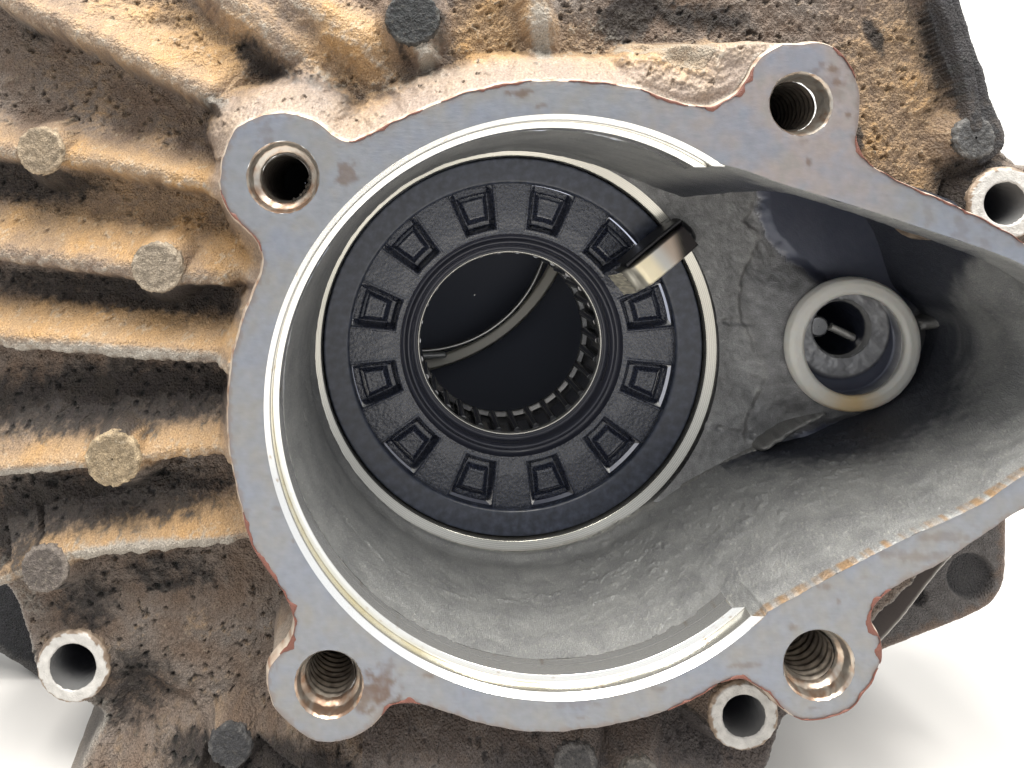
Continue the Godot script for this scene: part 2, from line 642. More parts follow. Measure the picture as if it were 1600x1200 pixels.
	# the rounded arm left of the upper right lug, the raised rim at the right edge, a web and the recess at the bottom
	for b in [[1075, 112, 110, 62, -30, 0.0], [1180, 105, 110, 52, -22, 0.0], [1015, 90, 50, 40, -70, 0.3]]:
		var c := pl(b[0], b[1], -40.0)
		for j in range(maxi(0, int((c.y - 130 - y0) / st)), mini(ny, int((c.y + 130 - y0) / st))):
			for i in range(maxi(0, int((c.x - 180 - x0) / st)), mini(nx, int((c.x + 180 - x0) / st))):
				var e := Vector2(x0 + i * st - c.x, y0 + j * st - c.y).rotated(-b[5])
				var w := 1.0 - smoothstep(0.62, 1.12, Vector2(e.x / b[2], e.y / b[3]).length())
				var k := j * nx + i
				if w > 0.0:
					H[k] = maxf(H[k], lerpf(H[k], b[4], w))
					if w > 0.3:
						L[k] = 41
	var rim := smooth(pls([1430, -60, 1448, 0, 1470, 55, 1486, 110, 1496, 160, 1500, 200], -150.0), 8.0, false)
	var rd := sdf(rim, x0, y0, nx, ny, st, 70.0, false)
	for j in ny:
		for i in nx:
			var k := j * nx + i
			var x := x0 + i * st
			if rd[k] < 69.0 and x > rim[0].x - 20.0:
				var right := od[k] < 62.0
				var w := 1.0 - smoothstep(8.0, 26.0, rd[k])
				if right and x > 1500.0:
					w = maxf(w, 0.55)
				H[k] += 44.0 * w
				if w > 0.5:
					L[k] = 42
	# lower flat with its step, the oily recess round the low pad
	var dip := sdf(smooth(pls([300, 1240, 318, 1185, 338, 1135, 372, 1128, 420, 1150, 470, 1168, 560, 1172, 640, 1180, 700, 1240], -150.0), 8.0, true), x0, y0, nx, ny, st, 40.0)
	var low := sdf(smooth(pls([170, 1260, 190, 1120, 210, 1030, 260, 1050, 345, 1108, 330, 1180, 300, 1260], -215.0), 8.0, true), x0, y0, nx, ny, st, 40.0)
	var notch := sdf(pls([1466, 310, 1490, 236, 1508, 262, 1530, 300, 1530, 400, 1440, 400], -150.0), x0, y0, nx, ny, st, 30.0)
	for k in N:
		if dip[k] > -6.0 and dip[k] < 39.9:
			H[k] -= 46.0 * smoothstep(-6.0, 10.0, dip[k])
		elif dip[k] >= 39.9:
			H[k] -= 46.0
		if low[k] > -10.0:
			H[k] -= 16.0 * smoothstep(-10.0, 14.0, low[k])
		if notch[k] > -4.0:
			H[k] -= 70.0 * smoothstep(-4.0, 6.0, notch[k])
	# metal swells up round each pad and boss
	for d in [[62, 235, 37, -77, 3.0], [245, 418, 40, -77, 3.0], [175, 718, 43, -77, 3.0], [68, 890, 37, -102, 3.0], [645, 28, 42, -84, 2.0], [1525, 215, 33, -108, 1.2], [359, 1168, 34, -116, 2.2], [900, 1194, 33, -66, 2.0], [1000, 1215, 30, -66, 2.0], [113, 1043, 57, -162, 2.2], [1163, 1120, 55, -74, 2.4], [1572, 318, 58, -116, 1.5]]:
		var c := pl(d[0], d[1], d[3])
		var r: float = d[2] * kz(d[3])
		var R2 := r + 60.0
		for j in range(maxi(0, int((c.y - R2 - y0) / st)), mini(ny, int((c.y + R2 - y0) / st))):
			for i in range(maxi(0, int((c.x - R2 - x0) / st)), mini(nx, int((c.x + R2 - x0) / st))):
				var k := j * nx + i
				var q := Vector2(x0 + i * st, y0 + j * st).distance_to(c) - r
				var z: float = d[3] - 9.0 - maxf(q, 0.0) * d[4] 
				if q < 60.0 and z > H[k] and od[k] > -2.0:
					H[k] = z
	# flange wall, roughness, outer edge
	var fs := PackedFloat32Array()
	fs.resize(N)
	for j in ny:
		var y := y0 + j * st
		for i in nx:
			var k := j * nx + i
			var x := x0 + i * st
			var b := nb[k] / 128.0 - 1.0
			var m := nm[k] / 128.0 - 1.0
			var f := nf[k] / 128.0 - 1.0
			var d := -fd[k]
			var rough := 1.0
			if d > -14.0 and d < 109.0:
				var top := smoothstep(330.0, 200.0, y)
				var w := lerpf(20.0 + 24.0 * smoothstep(520.0, 440.0, x) * smoothstep(930.0, 800.0, y), 74.0, top * smoothstep(250.0, 560.0, x) * (1.0 - smoothstep(1130.0, 1230.0, x)))
				w += 36.0 * smoothstep(250.0, 200.0, y) * (1.0 - smoothstep(480.0, 560.0, x))
				w *= 1.0 + 0.2 * b
				if d < w:
					var t := clampf(d / w, 0.0, 1.0)
					var z := lerpf(-5.0, H[k], pow(t, 0.62) if w < 34.0 else (0.28 * sqrt(t) + 0.72 * pow(t, 1.9) if w > 48.0 else 0.45 * sqrt(t) + 0.55 * pow(t, 1.6)))
					if d < 4.0:
						z = minf(z, -5.0 - d * 1.4)
					if z > H[k] or d < 0.0:
						H[k] = z
						rough = smoothstep(0.0, 30.0, d)
						if t < 0.85:
							L[k] = 50
						fs[k] = 1.0 - smoothstep(0.35, 0.95, t + m * 0.25)
			var low_r := 0.35 if L[k] == 42 or L[k] == 41 else 1.0
			var pit := (1.0 - smoothstep(22.0, 40.0, float(nc[k]))) * smoothstep(-0.15, 0.25, m + b * 0.6)
			H[k] += rough * (1.0 - 0.45 * flank[k]) * (b * 5.0 + m * 5.0 * low_r + f * 2.3 * low_r - (pit * 7.0 * low_r if flank[k] < 0.5 else pit * 2.0))
			if od[k] < 14.0:
				var q := (14.0 - od[k]) / 14.0
				H[k] -= q * q * 8.0 if od[k] > 0.0 else 8.0 - od[k] * 9.0
	# colour
	var C := PackedColorArray()
	C.resize(N)
	var brown := Color(0.27, 0.19, 0.14)
	var tan_ := Color(0.6, 0.4, 0.22)
	var orange := Color(0.66, 0.38, 0.14)
	var pale := Color(0.64, 0.52, 0.38)
	var metal := Color(0.5, 0.46, 0.4)
	var black := Color(0.02, 0.018, 0.018)
	var grey := Color(0.36, 0.34, 0.32)
	var grime := PackedFloat32Array()
	grime.resize(N)
	var dust := PackedFloat32Array()
	dust.resize(N)
	var silver := PackedFloat32Array()
	silver.resize(N)
	# (x, y, rx, ry, turn, which, strength)
	for s in [[170, 630, 260, 62, -0.04, 0, 1.0], [150, 790, 230, 52, -0.06, 0, 1.0], [180, 460, 230, 28, 0.12, 0, 0.85], [40, 280, 120, 40, 0.1, 0, 0.8], [310, 460, 50, 30, 0, 0, 1.0], [30, 850, 60, 60, 0.6, 0, 1.0], [250, 910, 90, 40, 0.1, 0, 0.6], [420, 95, 60, 40, 0.7, 0, 0.9], [500, 150, 70, 28, 0.6, 0, 0.8], [985, 25, 60, 34, -0.5, 0, 1.1], [1090, 25, 90, 26, 0.1, 0, 0.8], [345, 165, 40, 16, 0.5, 0, 1.0], [60, 20, 60, 60, 0.5, 0, 0.4],
			[420, 1180, 160, 34, 0.05, 0, 1.2], [850, 1180, 130, 34, 0, 0, 0.8], [1090, 1140, 70, 50, -0.4, 0, 0.9], [200, 1095, 60, 70, 0.5, 0, 0.7], [120, 960, 60, 60, 0.6, 0, 0.6], [1500, 60, 60, 150, -0.3, 0, 0.9], [1520, 290, 60, 60, 0, 0, 1.0], [1340, 220, 12, 30, 0.2, 0, 0.9], [645, 40, 50, 60, 0, 0, 0.9], [1370, 55, 12, 36, -0.5, 0, 0.9],
			[180, 140, 230, 60, 0.42, 1, 0.35], [300, 60, 170, 50, 0.5, 1, 0.9], [220, 300, 260, 60, 0.12, 1, 0.7], [200, 350, 240, 40, 0.1, 1, 0.9], [200, 500, 260, 30, 0.08, 1, 1.0], [240, 690, 200, 30, -0.1, 1, 0.8], [260, 820, 200, 34, -0.2, 1, 0.9], [560, 80, 80, 70, 0.3, 1, 1.0], [770, 50, 70, 70, 0, 1, 1.1], [1000, 110, 80, 40, 0, 1, 1.0], [1080, 110, 110, 50, 0, 1, 0.6], [1400, 170, 110, 190, 0, 1, 0.75], [1440, 280, 60, 40, 0, 1, 0.8], [900, 80, 80, 50, 0, 1, 0.7], [370, 400, 30, 60, 0, 1, 0.8], [540, 190, 90, 40, -0.4, 1, 0.5], [300, 990, 26, 26, 0.3, 1, 0.3],
			[240, 845, 130, 14, -0.07, 2, 1.1], [60, 732, 90, 12, -0.08, 2, 1.1], [20, 930, 22, 60, -0.5, 2, 0.6], [1090, 95, 120, 36, 0.05, 2, 0.55], [845, 60, 22, 60, 0, 2, 0.7], [670, 85, 20, 40, 0, 2, 0.8], [930, 60, 60, 40, 0, 2, 0.35], [180, 545, 200, 14, 0.05, 2, 0.5], [90, 1090, 60, 16, 0.5, 2, 0.8], [140, 1160, 14, 60, 0.3, 2, 0.6], [760, 118, 280, 18, -0.1, 2, 0.5]]:
		var kk := 1.14
		var c := pl(s[0], s[1], -140.0)
		var R := maxf(s[2], s[3]) * 1.6 * kk
		for j in range(maxi(0, int((c.y - R - y0) / st)), mini(ny, int((c.y + R - y0) / st))):
			for i in range(maxi(0, int((c.x - R - x0) / st)), mini(nx, int((c.x + R - x0) / st))):
				var e := Vector2(x0 + i * st - c.x, y0 + j * st - c.y).rotated(-s[4])
				var w: float = (1.0 - smoothstep(0.35, 1.5, Vector2(e.x / (s[2] * kk), e.y / (s[3] * kk)).length())) * s[6]
				var k := j * nx + i
				if w > 0.0:
					if s[5] == 0:
						grime[k] = maxf(grime[k], w)
					elif s[5] == 1:
						dust[k] = maxf(dust[k], w)
					else:
						silver[k] = maxf(silver[k], w)
	var V := PackedVector3Array()
	V.resize(N)
	var NN := PackedVector3Array()
	NN.resize(N)
	for j in ny:
		var y := y0 + j * st
		for i in nx:
			var k := j * nx + i
			V[k] = W(x0 + i * st, y, H[k])
			var n := slope(k, nx, ny, st, H)
			NN[k] = n
			var b := nb[k] / 128.0 - 1.0
			var m := nm[k] / 128.0 - 1.0
			var f := nf[k] / 128.0 - 1.0
			var c := brown.lerp(grey, clampf(0.25 + b * 0.5, 0.0, 0.6))
			# dust lies on what faces up and on the ribs' backs
			var du := dust[k] * 0.9 + flank[k] * 0.5 + maxf(n.y, 0.0) * 0.45 - 0.25 + b * 0.3 + m * 0.3
			c = c.lerp(tan_.lerp(orange, clampf(0.35 + b * 0.9 + f * 0.2, 0.0, 1.0)), clampf(du, 0.0, 0.92))
			c = c.lerp(pale, clampf((m * 0.9 + f * 0.8 - 0.55 + du * 0.25) * 1.5, 0.0, 0.7))
			var gr := grime[k] * 1.25 - flank[k] * 0.75 + m * 0.5 + b * 0.25 + f * 0.25 - 0.25
			c = c.lerp(Color(0.045, 0.037, 0.034), clampf(gr * 1.6, 0.0, 0.93))
			var pit := (1.0 - smoothstep(24.0, 42.0 + 14.0 * clampf(grime[k], 0.0, 1.0), float(nc[k]))) * smoothstep(-0.15, 0.25, m + b * 0.6)
			c = c.lerp(black, pit * (0.95 if grime[k] > 0.3 else 0.6) * (1.0 - flank[k] * 0.75) * (1.0 - fs[k]) * (1.0 - 0.7 * clampf(dust[k], 0.0, 1.0)))
			var si := silver[k] + crest[k] * 0.55 + m * 0.45 + f * 0.3 - 0.3
			c = c.lerp(metal, clampf(si * 1.3, 0.0, 0.9))
			if fs[k] > 0.0:
				var top := 1.0 - smoothstep(200.0, 420.0, y)
				c = c.lerp(Color(0.4, 0.315, 0.26).lerp(Color(0.5, 0.36, 0.22), clampf(0.3 + b, 0.0, 1.0) * (1.0 - top * 0.6)), clampf(0.7 * top + 0.35 + m * 0.4, 0.0, 0.85) * fs[k])
				if -fd[k] < 8.0 + m * 3.0:
					c = c.lerp(Color(0.52, 0.45, 0.38), 0.6)
			if L[k] == 41:
				c = c.lerp(Color(0.5, 0.43, 0.34), clampf(0.55 + m * 0.5, 0.0, 0.85))
			elif L[k] == 42:
				c = c.lerp(Color(0.055, 0.055, 0.06), clampf(0.85 + m * 0.3, 0.0, 0.95))
			if od[k] < 12.0 and L[k] != 42:
				c = c.lerp(Color(0.5, 0.47, 0.43), (1.0 - smoothstep(1.0, 10.0 + m * 5.0, od[k])) * 0.6)
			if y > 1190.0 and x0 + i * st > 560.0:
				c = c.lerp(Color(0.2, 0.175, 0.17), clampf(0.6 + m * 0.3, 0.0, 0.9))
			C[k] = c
	# cut: inside the flange, below the outer edge, and the holes of the bosses
	var keep := PackedByteArray()
	keep.resize(N)
	keep.fill(1)
	for k in N:
		if fd[k] > 12.0 or od[k] < -46.0:
			keep[k] = 0
	for h in [[113, 1043, 40, -164], [1163, 1120, 36, -76], [1572, 318, 36, -118]]:
		var c := pl(h[0], h[1], h[3])
		var r: float = h[2] * kz(h[3])
		for j in range(maxi(0, int((c.y - r - y0) / st)), mini(ny, int((c.y + r - y0) / st) + 1)):
			for i in range(maxi(0, int((c.x - r - x0) / st)), mini(nx, int((c.x + r - x0) / st) + 1)):
				if Vector2(x0 + i * st, y0 + j * st).distance_to(c) < r:
					keep[j * nx + i] = 0
	var by := {}
	for j in ny - 1:
		for i in nx - 1:
			var a := j * nx + i
			if keep[a] and keep[a + 1] and keep[a + nx] and keep[a + nx + 1]:
				if not by.has(L[a]):
					by[L[a]] = PackedInt32Array()
				by[L[a]].append_array([a, a + 1, a + nx, a + 1, a + nx + 1, a + nx])
	var names := {0: "casting_wall", 41: "lug_arm", 42: "raised_rim", 50: "flange_side"}
	for l in by:
		compact(names.get(l, "rib"), V, NN, C, by[l], M.cast_rib if l > 0 and l < 40 else M.cast_side if l == 50 else M.cast, housing)

# ------------------------------------------------------------------ machined face
var HOLES := [[442.0, 277.0, 57.0], [1252.0, 162.0, 50.0], [514.0, 1070.0, 54.0], [1280.0, 1040.0, 56.0]]

func flange_face(housing: Node3D) -> void:
	var st := 3.2
	var x0 := 330.0
	var y0 := 50.0
	var nx := int(1540.0 / st)
	var ny := int(1130.0 / st)
	var N := nx * ny
	var fo := sdf(flange, x0, y0, nx, ny, st, 60.0)
	var fi := sdf(inner, x0, y0, nx, ny, st, 60.0)
	var Z := PackedFloat32Array()
	Z.resize(N)
	var F := PackedFloat32Array()
	F.resize(N)
	var C := PackedColorArray()
	C.resize(N)
	var spots := [[541, 272, 14, 18, 0.75], [1252, 220, 8, 8, 0.2], [1265, 252, 5, 6, 0.9], [810, 145, 16, 6, 0.9], [1325, 181, 4, 4, 0.8], [1298, 108, 8, 5, 0.7], [1311, 128, 8, 6, 0.7], [1286, 100, 6, 4, 0.6], [575, 1085, 34, 26, 0.85], [600, 1070, 20, 30, 0.6], [1240, 978, 7, 5, 0.6], [1310, 940, 4, 4, 0.5], [1420, 868, 50, 8, 0.35], [1470, 838, 40, 7, 0.35], [1165, 1040, 22, 4, 0.5], [900, 1100, 30, 6, 0.3], [415, 215, 10, 22, 0.35], [1300, 135, 20, 26, 0.3], [1500, 360, 10, 22, 0.25], [1540, 380, 8, 20, 0.25], [1450, 330, 8, 20, 0.2], [408, 1074, 5, 5, 0.4], [470, 1030, 6, 5, 0.3]]
	for k in 34:
		var at: Vector2 = flange[rng.randi() % flange.size()].lerp(Vector2(BX, BY), rng.randf_range(0.01, 0.16))
		spots.append([at.x, at.y, rng.randf_range(2.0, 9.0), rng.randf_range(2.0, 6.0), rng.randf_range(0.15, 0.6)])
	var n2 := noise_of(44, 0.02, 4)
	for j in ny:
		for i in nx:
			var k := j * nx + i
			var x := x0 + i * st
			var y := y0 + j * st
			var f := minf(fo[k], -fi[k])
			for h in HOLES:
				f = minf(f, Vector2(x - h[0], y - h[1]).length() - h[2])
			F[k] = f
			if f < -8.0:
				continue
			var b := n2.get_noise_2d(x, y) + 0.6 * big.get_noise_2d(x * 0.6, y * 0.6)
			var m := mid.get_noise_2d(x * 1.4, y * 1.4)
			var c := Color(0.222, 0.232, 0.252)
			c = c.lerp(Color(0.31, 0.26, 0.25), clampf((x - 950.0) / 250.0, 0.0, 1.0) * (1.0 - smoothstep(250.0, 420.0, y)) * (1.0 - smoothstep(1340.0, 1440.0, x)) * clampf(0.8 + b, 0.0, 1.0))
			c = c.lerp(Color(0.235, 0.228, 0.215), clampf(0.25 + b * 0.8, 0.0, 0.7))
			c = c.lerp(Color(0.205, 0.225, 0.27), clampf(big.get_noise_2d(x * 0.5 + 700.0, y * 0.5) * 1.6, 0.0, 0.7))
			c = c * (1.0 + m * 0.1 + fine.get_noise_2d(x * 0.5, y * 2.0) * 0.05)
			var e := minf(fo[k], 30.0)
			c = c.lerp(Color(0.17, 0.13, 0.11), (1.0 - smoothstep(0.0, maxf(2.0, 8.0 + m * 16.0), e)) * 0.6)
			for s in spots:
				var q := Vector2((x - s[0]) / s[2], (y - s[1]) / s[3]).length()
				if q < 1.6:
					c = c.lerp(Color(0.12, 0.07, 0.04), (1.0 - smoothstep(0.4, 1.5, q + m * 1.1)) * s[4] * 0.7)
			C[k] = c
			Z[k] = big.get_noise_2d(x, y) * 0.15 - (0.7 * (1.0 - smoothstep(0.0, 5.0, f)))
	sheet("flange_face", x0, y0, nx, ny, st, Z, F, C, M.face, housing)
	# the ragged outer edge of the face
	var n := flange.size()
	var p := PackedVector3Array()
	var c2 := PackedColorArray()
	var rows := [[0.0, -0.7], [0.8, -1.9], [2.4, -5.0], [4.6, -11.0], [7.0, -24.0]]
	for q in rows:
		for i in n:
			var t := (flange[(i + 1) % n] - flange[(i - 1 + n) % n]).normalized()
			var o := Vector2(t.y, -t.x)
			var v: Vector2 = flange[i] + o * q[0]
			p.append(W(v.x, v.y, q[1]))
			c2.append(Color(0.52, 0.45, 0.37).lerp(Color(0.26, 0.15, 0.1), clampf(0.15 + mid.get_noise_2d(v.x * 1.5, v.y * 1.5) * 1.6, 0.0, 1.0)))
	grid("flange_edge", p, n, rows.size(), true, c2, M.edge, housing, Vector3.BACK)
	# dark red remnants of the old gasket along the edge
	var k := 0
	for run in [[545, 222, 660, 172, 5.0], [690, 158, 830, 128, 3.6], [890, 127, 960, 133, 3.6], [1000, 140, 1075, 165, 3.5], [1085, 167, 1180, 104, 6.0], [1300, 74, 1338, 118, 5.0], [1338, 212, 1362, 262, 5.5], [1375, 268, 1600, 380, 3.6], [345, 300, 408, 392, 4.5], [380, 800, 440, 918, 5.0], [440, 920, 436, 1025, 9.0], [1395, 917, 1376, 1040, 8.0], [1376, 1045, 1240, 1118, 2.6], [1225, 1110, 1127, 1067, 5.0], [1120, 1070, 1040, 1110, 3.0], [655, 1099, 592, 1118, 6.0]]:
		var s := near(Vector2(run[0], run[1]))
		var e := near(Vector2(run[2], run[3]))
		if (e - s + n) % n > n / 2:
			var t := s
			s = e
			e = t
		var cnt := (e - s + n) % n + 1
		var pts := PackedVector3Array()
		var sub := 3
		var cols := (cnt - 1) * sub + 1
		for r in 5:
			for i in cols:
				var ia := (s + i / sub) % n
				var ib := (ia + 1) % n
				var fr := float(i % sub) / sub
				var v := flange[ia].lerp(flange[ib], fr)
				var t := (flange[(ia + 1) % n] - flange[(ia - 1 + n) % n]).normalized()
				var inw := Vector2(-t.y, t.x)
				var endf := minf(1.0, minf(i, cols - 1 - i) / 8.0)
				var wd: float = run[4] * endf * clampf(0.35 + 1.9 * mid.get_noise_2d(v.x * 0.8 + k * 50.0, v.y * 0.8), 0.04, 1.6)
				var at := [-1.6, -0.9, 0.1, 0.75, 1.0][r] as float
				var z := [-5.0, 0.7, 1.6, 1.2, -0.9][r] as float
				v += inw * (at * wd if at > 0.0 else at)
				pts.append(W(v.x, v.y, z * clampf(endf + 0.2, 0.0, 1.0)))
		grid("gasket_remnant", pts, cols, 5, false, PackedColorArray(), M.gasket, housing, Vector3.BACK)
		k += 1

func near(q: Vector2) -> int:
	var best := 0
	for i in flange.size():
		if flange[i].distance_squared_to(q) < flange[best].distance_squared_to(q):
			best = i
	return best

# ------------------------------------------------------------------ the hollow: bore, walls, floor
func pocket(housing: Node3D) -> void:
	# machined register of the bore: an arc that ends at the lobe on both sides
	var a0 := atan2(958.0 - BY, 1195.0 - BX) + 0.01
	var a1 := atan2(257.0 - BY, 1135.0 - BX) + TAU
	var prof := dense([Vector2(459.6, 0.3), Vector2(450.0, -10.0), Vector2(451.5, -38.0), Vector2(446.0, -41.0), Vector2(441.5, -42.0), Vector2(441.0, -70.0), Vector2(442.5, -74.0), Vector2(443.0, -100.0)], 0.9, 3.0)
	lathe("bore_register", prof, BX, BY, 420, M.bright, housing, 0.0, func(x, y, z, a, _r):
		var w := clampf((-z - 9.0) / 6.0, 0.0, 1.0) * (1.0 - clampf((-z - 36.0) / 6.0, 0.0, 1.0)) * (0.3 + 0.7 * smoothstep(1100.0, 500.0, x) * smoothstep(500.0, 800.0, y))
		var g := clampf(mid.get_noise_2d(x * 0.6, y * 0.6) + 0.5, 0.0, 1.0)
		var c := Color(0.86, 0.86, 0.84).lerp(Color(0.6, 0.52, 0.27), w * 0.95 * (0.6 + 0.4 * g))
		return c.lerp(Color(0.4, 0.26, 0.12), smoothstep(0.45, 0.7, mid.get_noise_2d(x * 2.0, y * 2.0)) * 0.7), a0, a1, 0.0037)
	for a in [a0, a1]:
		var cp := PackedVector3Array()
		var ccl := PackedColorArray()
		for q in 5:
			for v in prof:
				var r := lerpf(v.x, 461.0, q / 4.0)
				var s := (459.6 - v.x) * 0.0037 * (1.0 if a == a0 else -1.0)
				cp.append(W(BX + r * cos(a + s), BY + r * sin(a + s), v.y))
				ccl.append(Color(0.6, 0.58, 0.5))
		grid("register_end", cp, prof.size(), 5, false, ccl, M.bright, housing, Vector3.BACK)
	# cast wall: follows the inner outline down to the floor
	var n := inner.size()
	var wgt := PackedFloat32Array()
	for v in inner:
		var a := wrapf((v - Vector2(BX, BY)).angle(), a0 - 0.4, a0 - 0.4 + TAU)
		var on := absf(v.distance_to(Vector2(BX, BY)) - 459.0) < 3.0
		wgt.append(minf(smoothstep(a0 + 0.06, a0 + 0.09, a), 1.0 - smoothstep(a1 - 0.09, a1 - 0.06, a)) if on else 0.0)
	# finer along the outline
	var line := PackedVector2Array()
	var wl := PackedFloat32Array()
	for i in n:
		for s in 3:
			line.append(inner[i].lerp(inner[(i + 1) % n], s / 3.0))
			wl.append(lerpf(wgt[i], wgt[(i + 1) % n], s / 3.0))
	n = line.size()
	var rows := 120
	var p := PackedVector3Array()
	var c := PackedColorArray()
	var nrm := PackedVector2Array()
	for i in n:
		var t := (line[(i + 3) % n] - line[(i - 3 + n) % n]).normalized()
		nrm.append(Vector2(-t.y, t.x))
	var cen := Vector2(BX, BY)
	var wb := PackedFloat32Array()         # the same weight, spread along the wall
	for i in n:
		var sum := 0.0
		for q in range(-50, 51, 2):
			sum += wl[(i + q + n) % n]
		wb.append(sum / 51.0)
	var soft := PackedVector2Array()
	for i in n:
		var sum := Vector2.ZERO
		for q in range(-60, 61, 3):
			sum += line[(i + q + n) % n]
		soft.append(sum / 41.0)
	for j in rows:
		var t := float(j) / (rows - 1)
		for i in n:
			var w := wl[i]
			var z := lerpf(0.0 - 92.0 * w, -620.0, t)
			var q := line[i].lerp(soft[i], smoothstep(-40.0, -240.0, z))
			var wz := lerpf(w, wb[i], smoothstep(-92.0, -230.0, z))
			var wide := 0.06 * smoothstep(1350.0, 1520.0, q.x) * smoothstep(480.0, 600.0, q.y)
			var off := lerpf(2.0 * smoothstep(0.0, -6.0, z) + -z * (0.012 - wide), 15.0 - (-z - 92.0) * 0.021, wz)
			# the lobe is hollowed out behind its upper lip
			if q.y < 500.0 and w < 0.5:
				off -= 95.0 * smoothstep(1235.0, 1330.0, q.x) * (1.0 - smoothstep(1580.0, 1712.0, q.x)) * smoothstep(-50.0 - 0.05 * (q.x - 1200.0), -150.0, z)
			# ridge and groove above the seal seat, on the round part only
			var round_ := wb[i]
			off += round_ * (5.0 * exp(-pow((z + 512.0) / 15.0, 2.0)) - 4.0 * exp(-pow((z + 470.0) / 24.0, 2.0)) - 10.0 * smoothstep(-525.0, -552.0, z))
			# a parting line across the lower left wall
			var ang := (q - cen).angle()
			if ang > 0.9 and ang < 3.0:
				var pz := -300.0 - 60.0 * sin(ang * 2.0) + mid.get_noise_2d(q.x, q.y) * 18.0
				off += 2.4 * exp(-pow((z - pz) / 3.5, 2.0)) * smoothstep(-0.25, 0.1, mid.get_noise_2d(ang * 160.0, 3.0))
			off += big.get_noise_3d(q.x, q.y, z) * 1.6 + mid.get_noise_3d(q.x, q.y, z) * 0.9 + fine.get_noise_3d(q.x, q.y, z) * 0.6
			# rough scabs on the lobe's lower wall
			if q.x > 980.0 and q.y > 760.0:
				var sc := smoothstep(0.1, 0.5, mid.get_noise_3d(q.x * 0.8, q.y * 0.8 + 300.0, z * 0.8)) * smoothstep(-180.0, -260.0, z)
				off += sc * 2.5
			var v := q + nrm[i] * off
			p.append(W(v.x, v.y, z))
			var g := Color(0.5, 0.505, 0.5)
			g = g.lerp(Color(0.34, 0.345, 0.35), clampf(0.4 + big.get_noise_3d(q.x, q.y, z) * 0.9, 0.0, 1.0))
			g = g.lerp(Color(0.75, 0.74, 0.68), smoothstep(0.25, 0.6, fine.get_noise_3d(q.x * 1.7, q.y * 1.7, z * 1.7)) * 0.6)
			if w < 0.5 and z > -16.0 and q.y > 700.0:
				g = g.lerp(Color(0.45, 0.27, 0.12), clampf(0.35 + mid.get_noise_2d(q.x, q.y) * 1.6, 0.0, 0.85))
			# oil on the lobe's upper and far wall, with shade painted into its colour
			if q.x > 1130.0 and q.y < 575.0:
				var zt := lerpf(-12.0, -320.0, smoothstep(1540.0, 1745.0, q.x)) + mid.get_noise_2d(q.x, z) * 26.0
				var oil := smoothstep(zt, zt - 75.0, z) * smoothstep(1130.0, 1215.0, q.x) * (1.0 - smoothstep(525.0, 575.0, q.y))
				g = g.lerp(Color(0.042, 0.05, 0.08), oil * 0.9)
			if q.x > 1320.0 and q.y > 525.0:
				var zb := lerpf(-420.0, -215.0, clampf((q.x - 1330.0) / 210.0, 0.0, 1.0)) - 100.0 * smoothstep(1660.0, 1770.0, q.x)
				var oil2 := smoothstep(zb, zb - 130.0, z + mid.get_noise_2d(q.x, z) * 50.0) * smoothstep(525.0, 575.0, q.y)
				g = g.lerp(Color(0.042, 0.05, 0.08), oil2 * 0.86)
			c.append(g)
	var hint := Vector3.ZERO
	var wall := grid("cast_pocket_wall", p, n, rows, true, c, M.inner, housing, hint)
	wall.set_meta("label", "grey oily cast inside wall")
	floor_sheet(housing)
	# turned seat round the seal
	var seat := dense([Vector2(474.0, -572.0), Vector2(456.0, -573.0), Vector2(454.5, -560.0), Vector2(433.0, -567.0), Vector2(431.0, -572.0), Vector2(431.0, -640.0)], 0.8, 1.6)
	lathe("seal_seat", seat, BX, BY, 300, M.bright, housing, 0.0, func(_x, _y, z, a, r):
		if r > 454.8:
			return Color(0.25, 0.25, 0.25)
		return Color(0.56, 0.545, 0.49) * (0.8 + 0.2 * sin(r * 1.7) + 0.08 * sin(a * 7.0)))

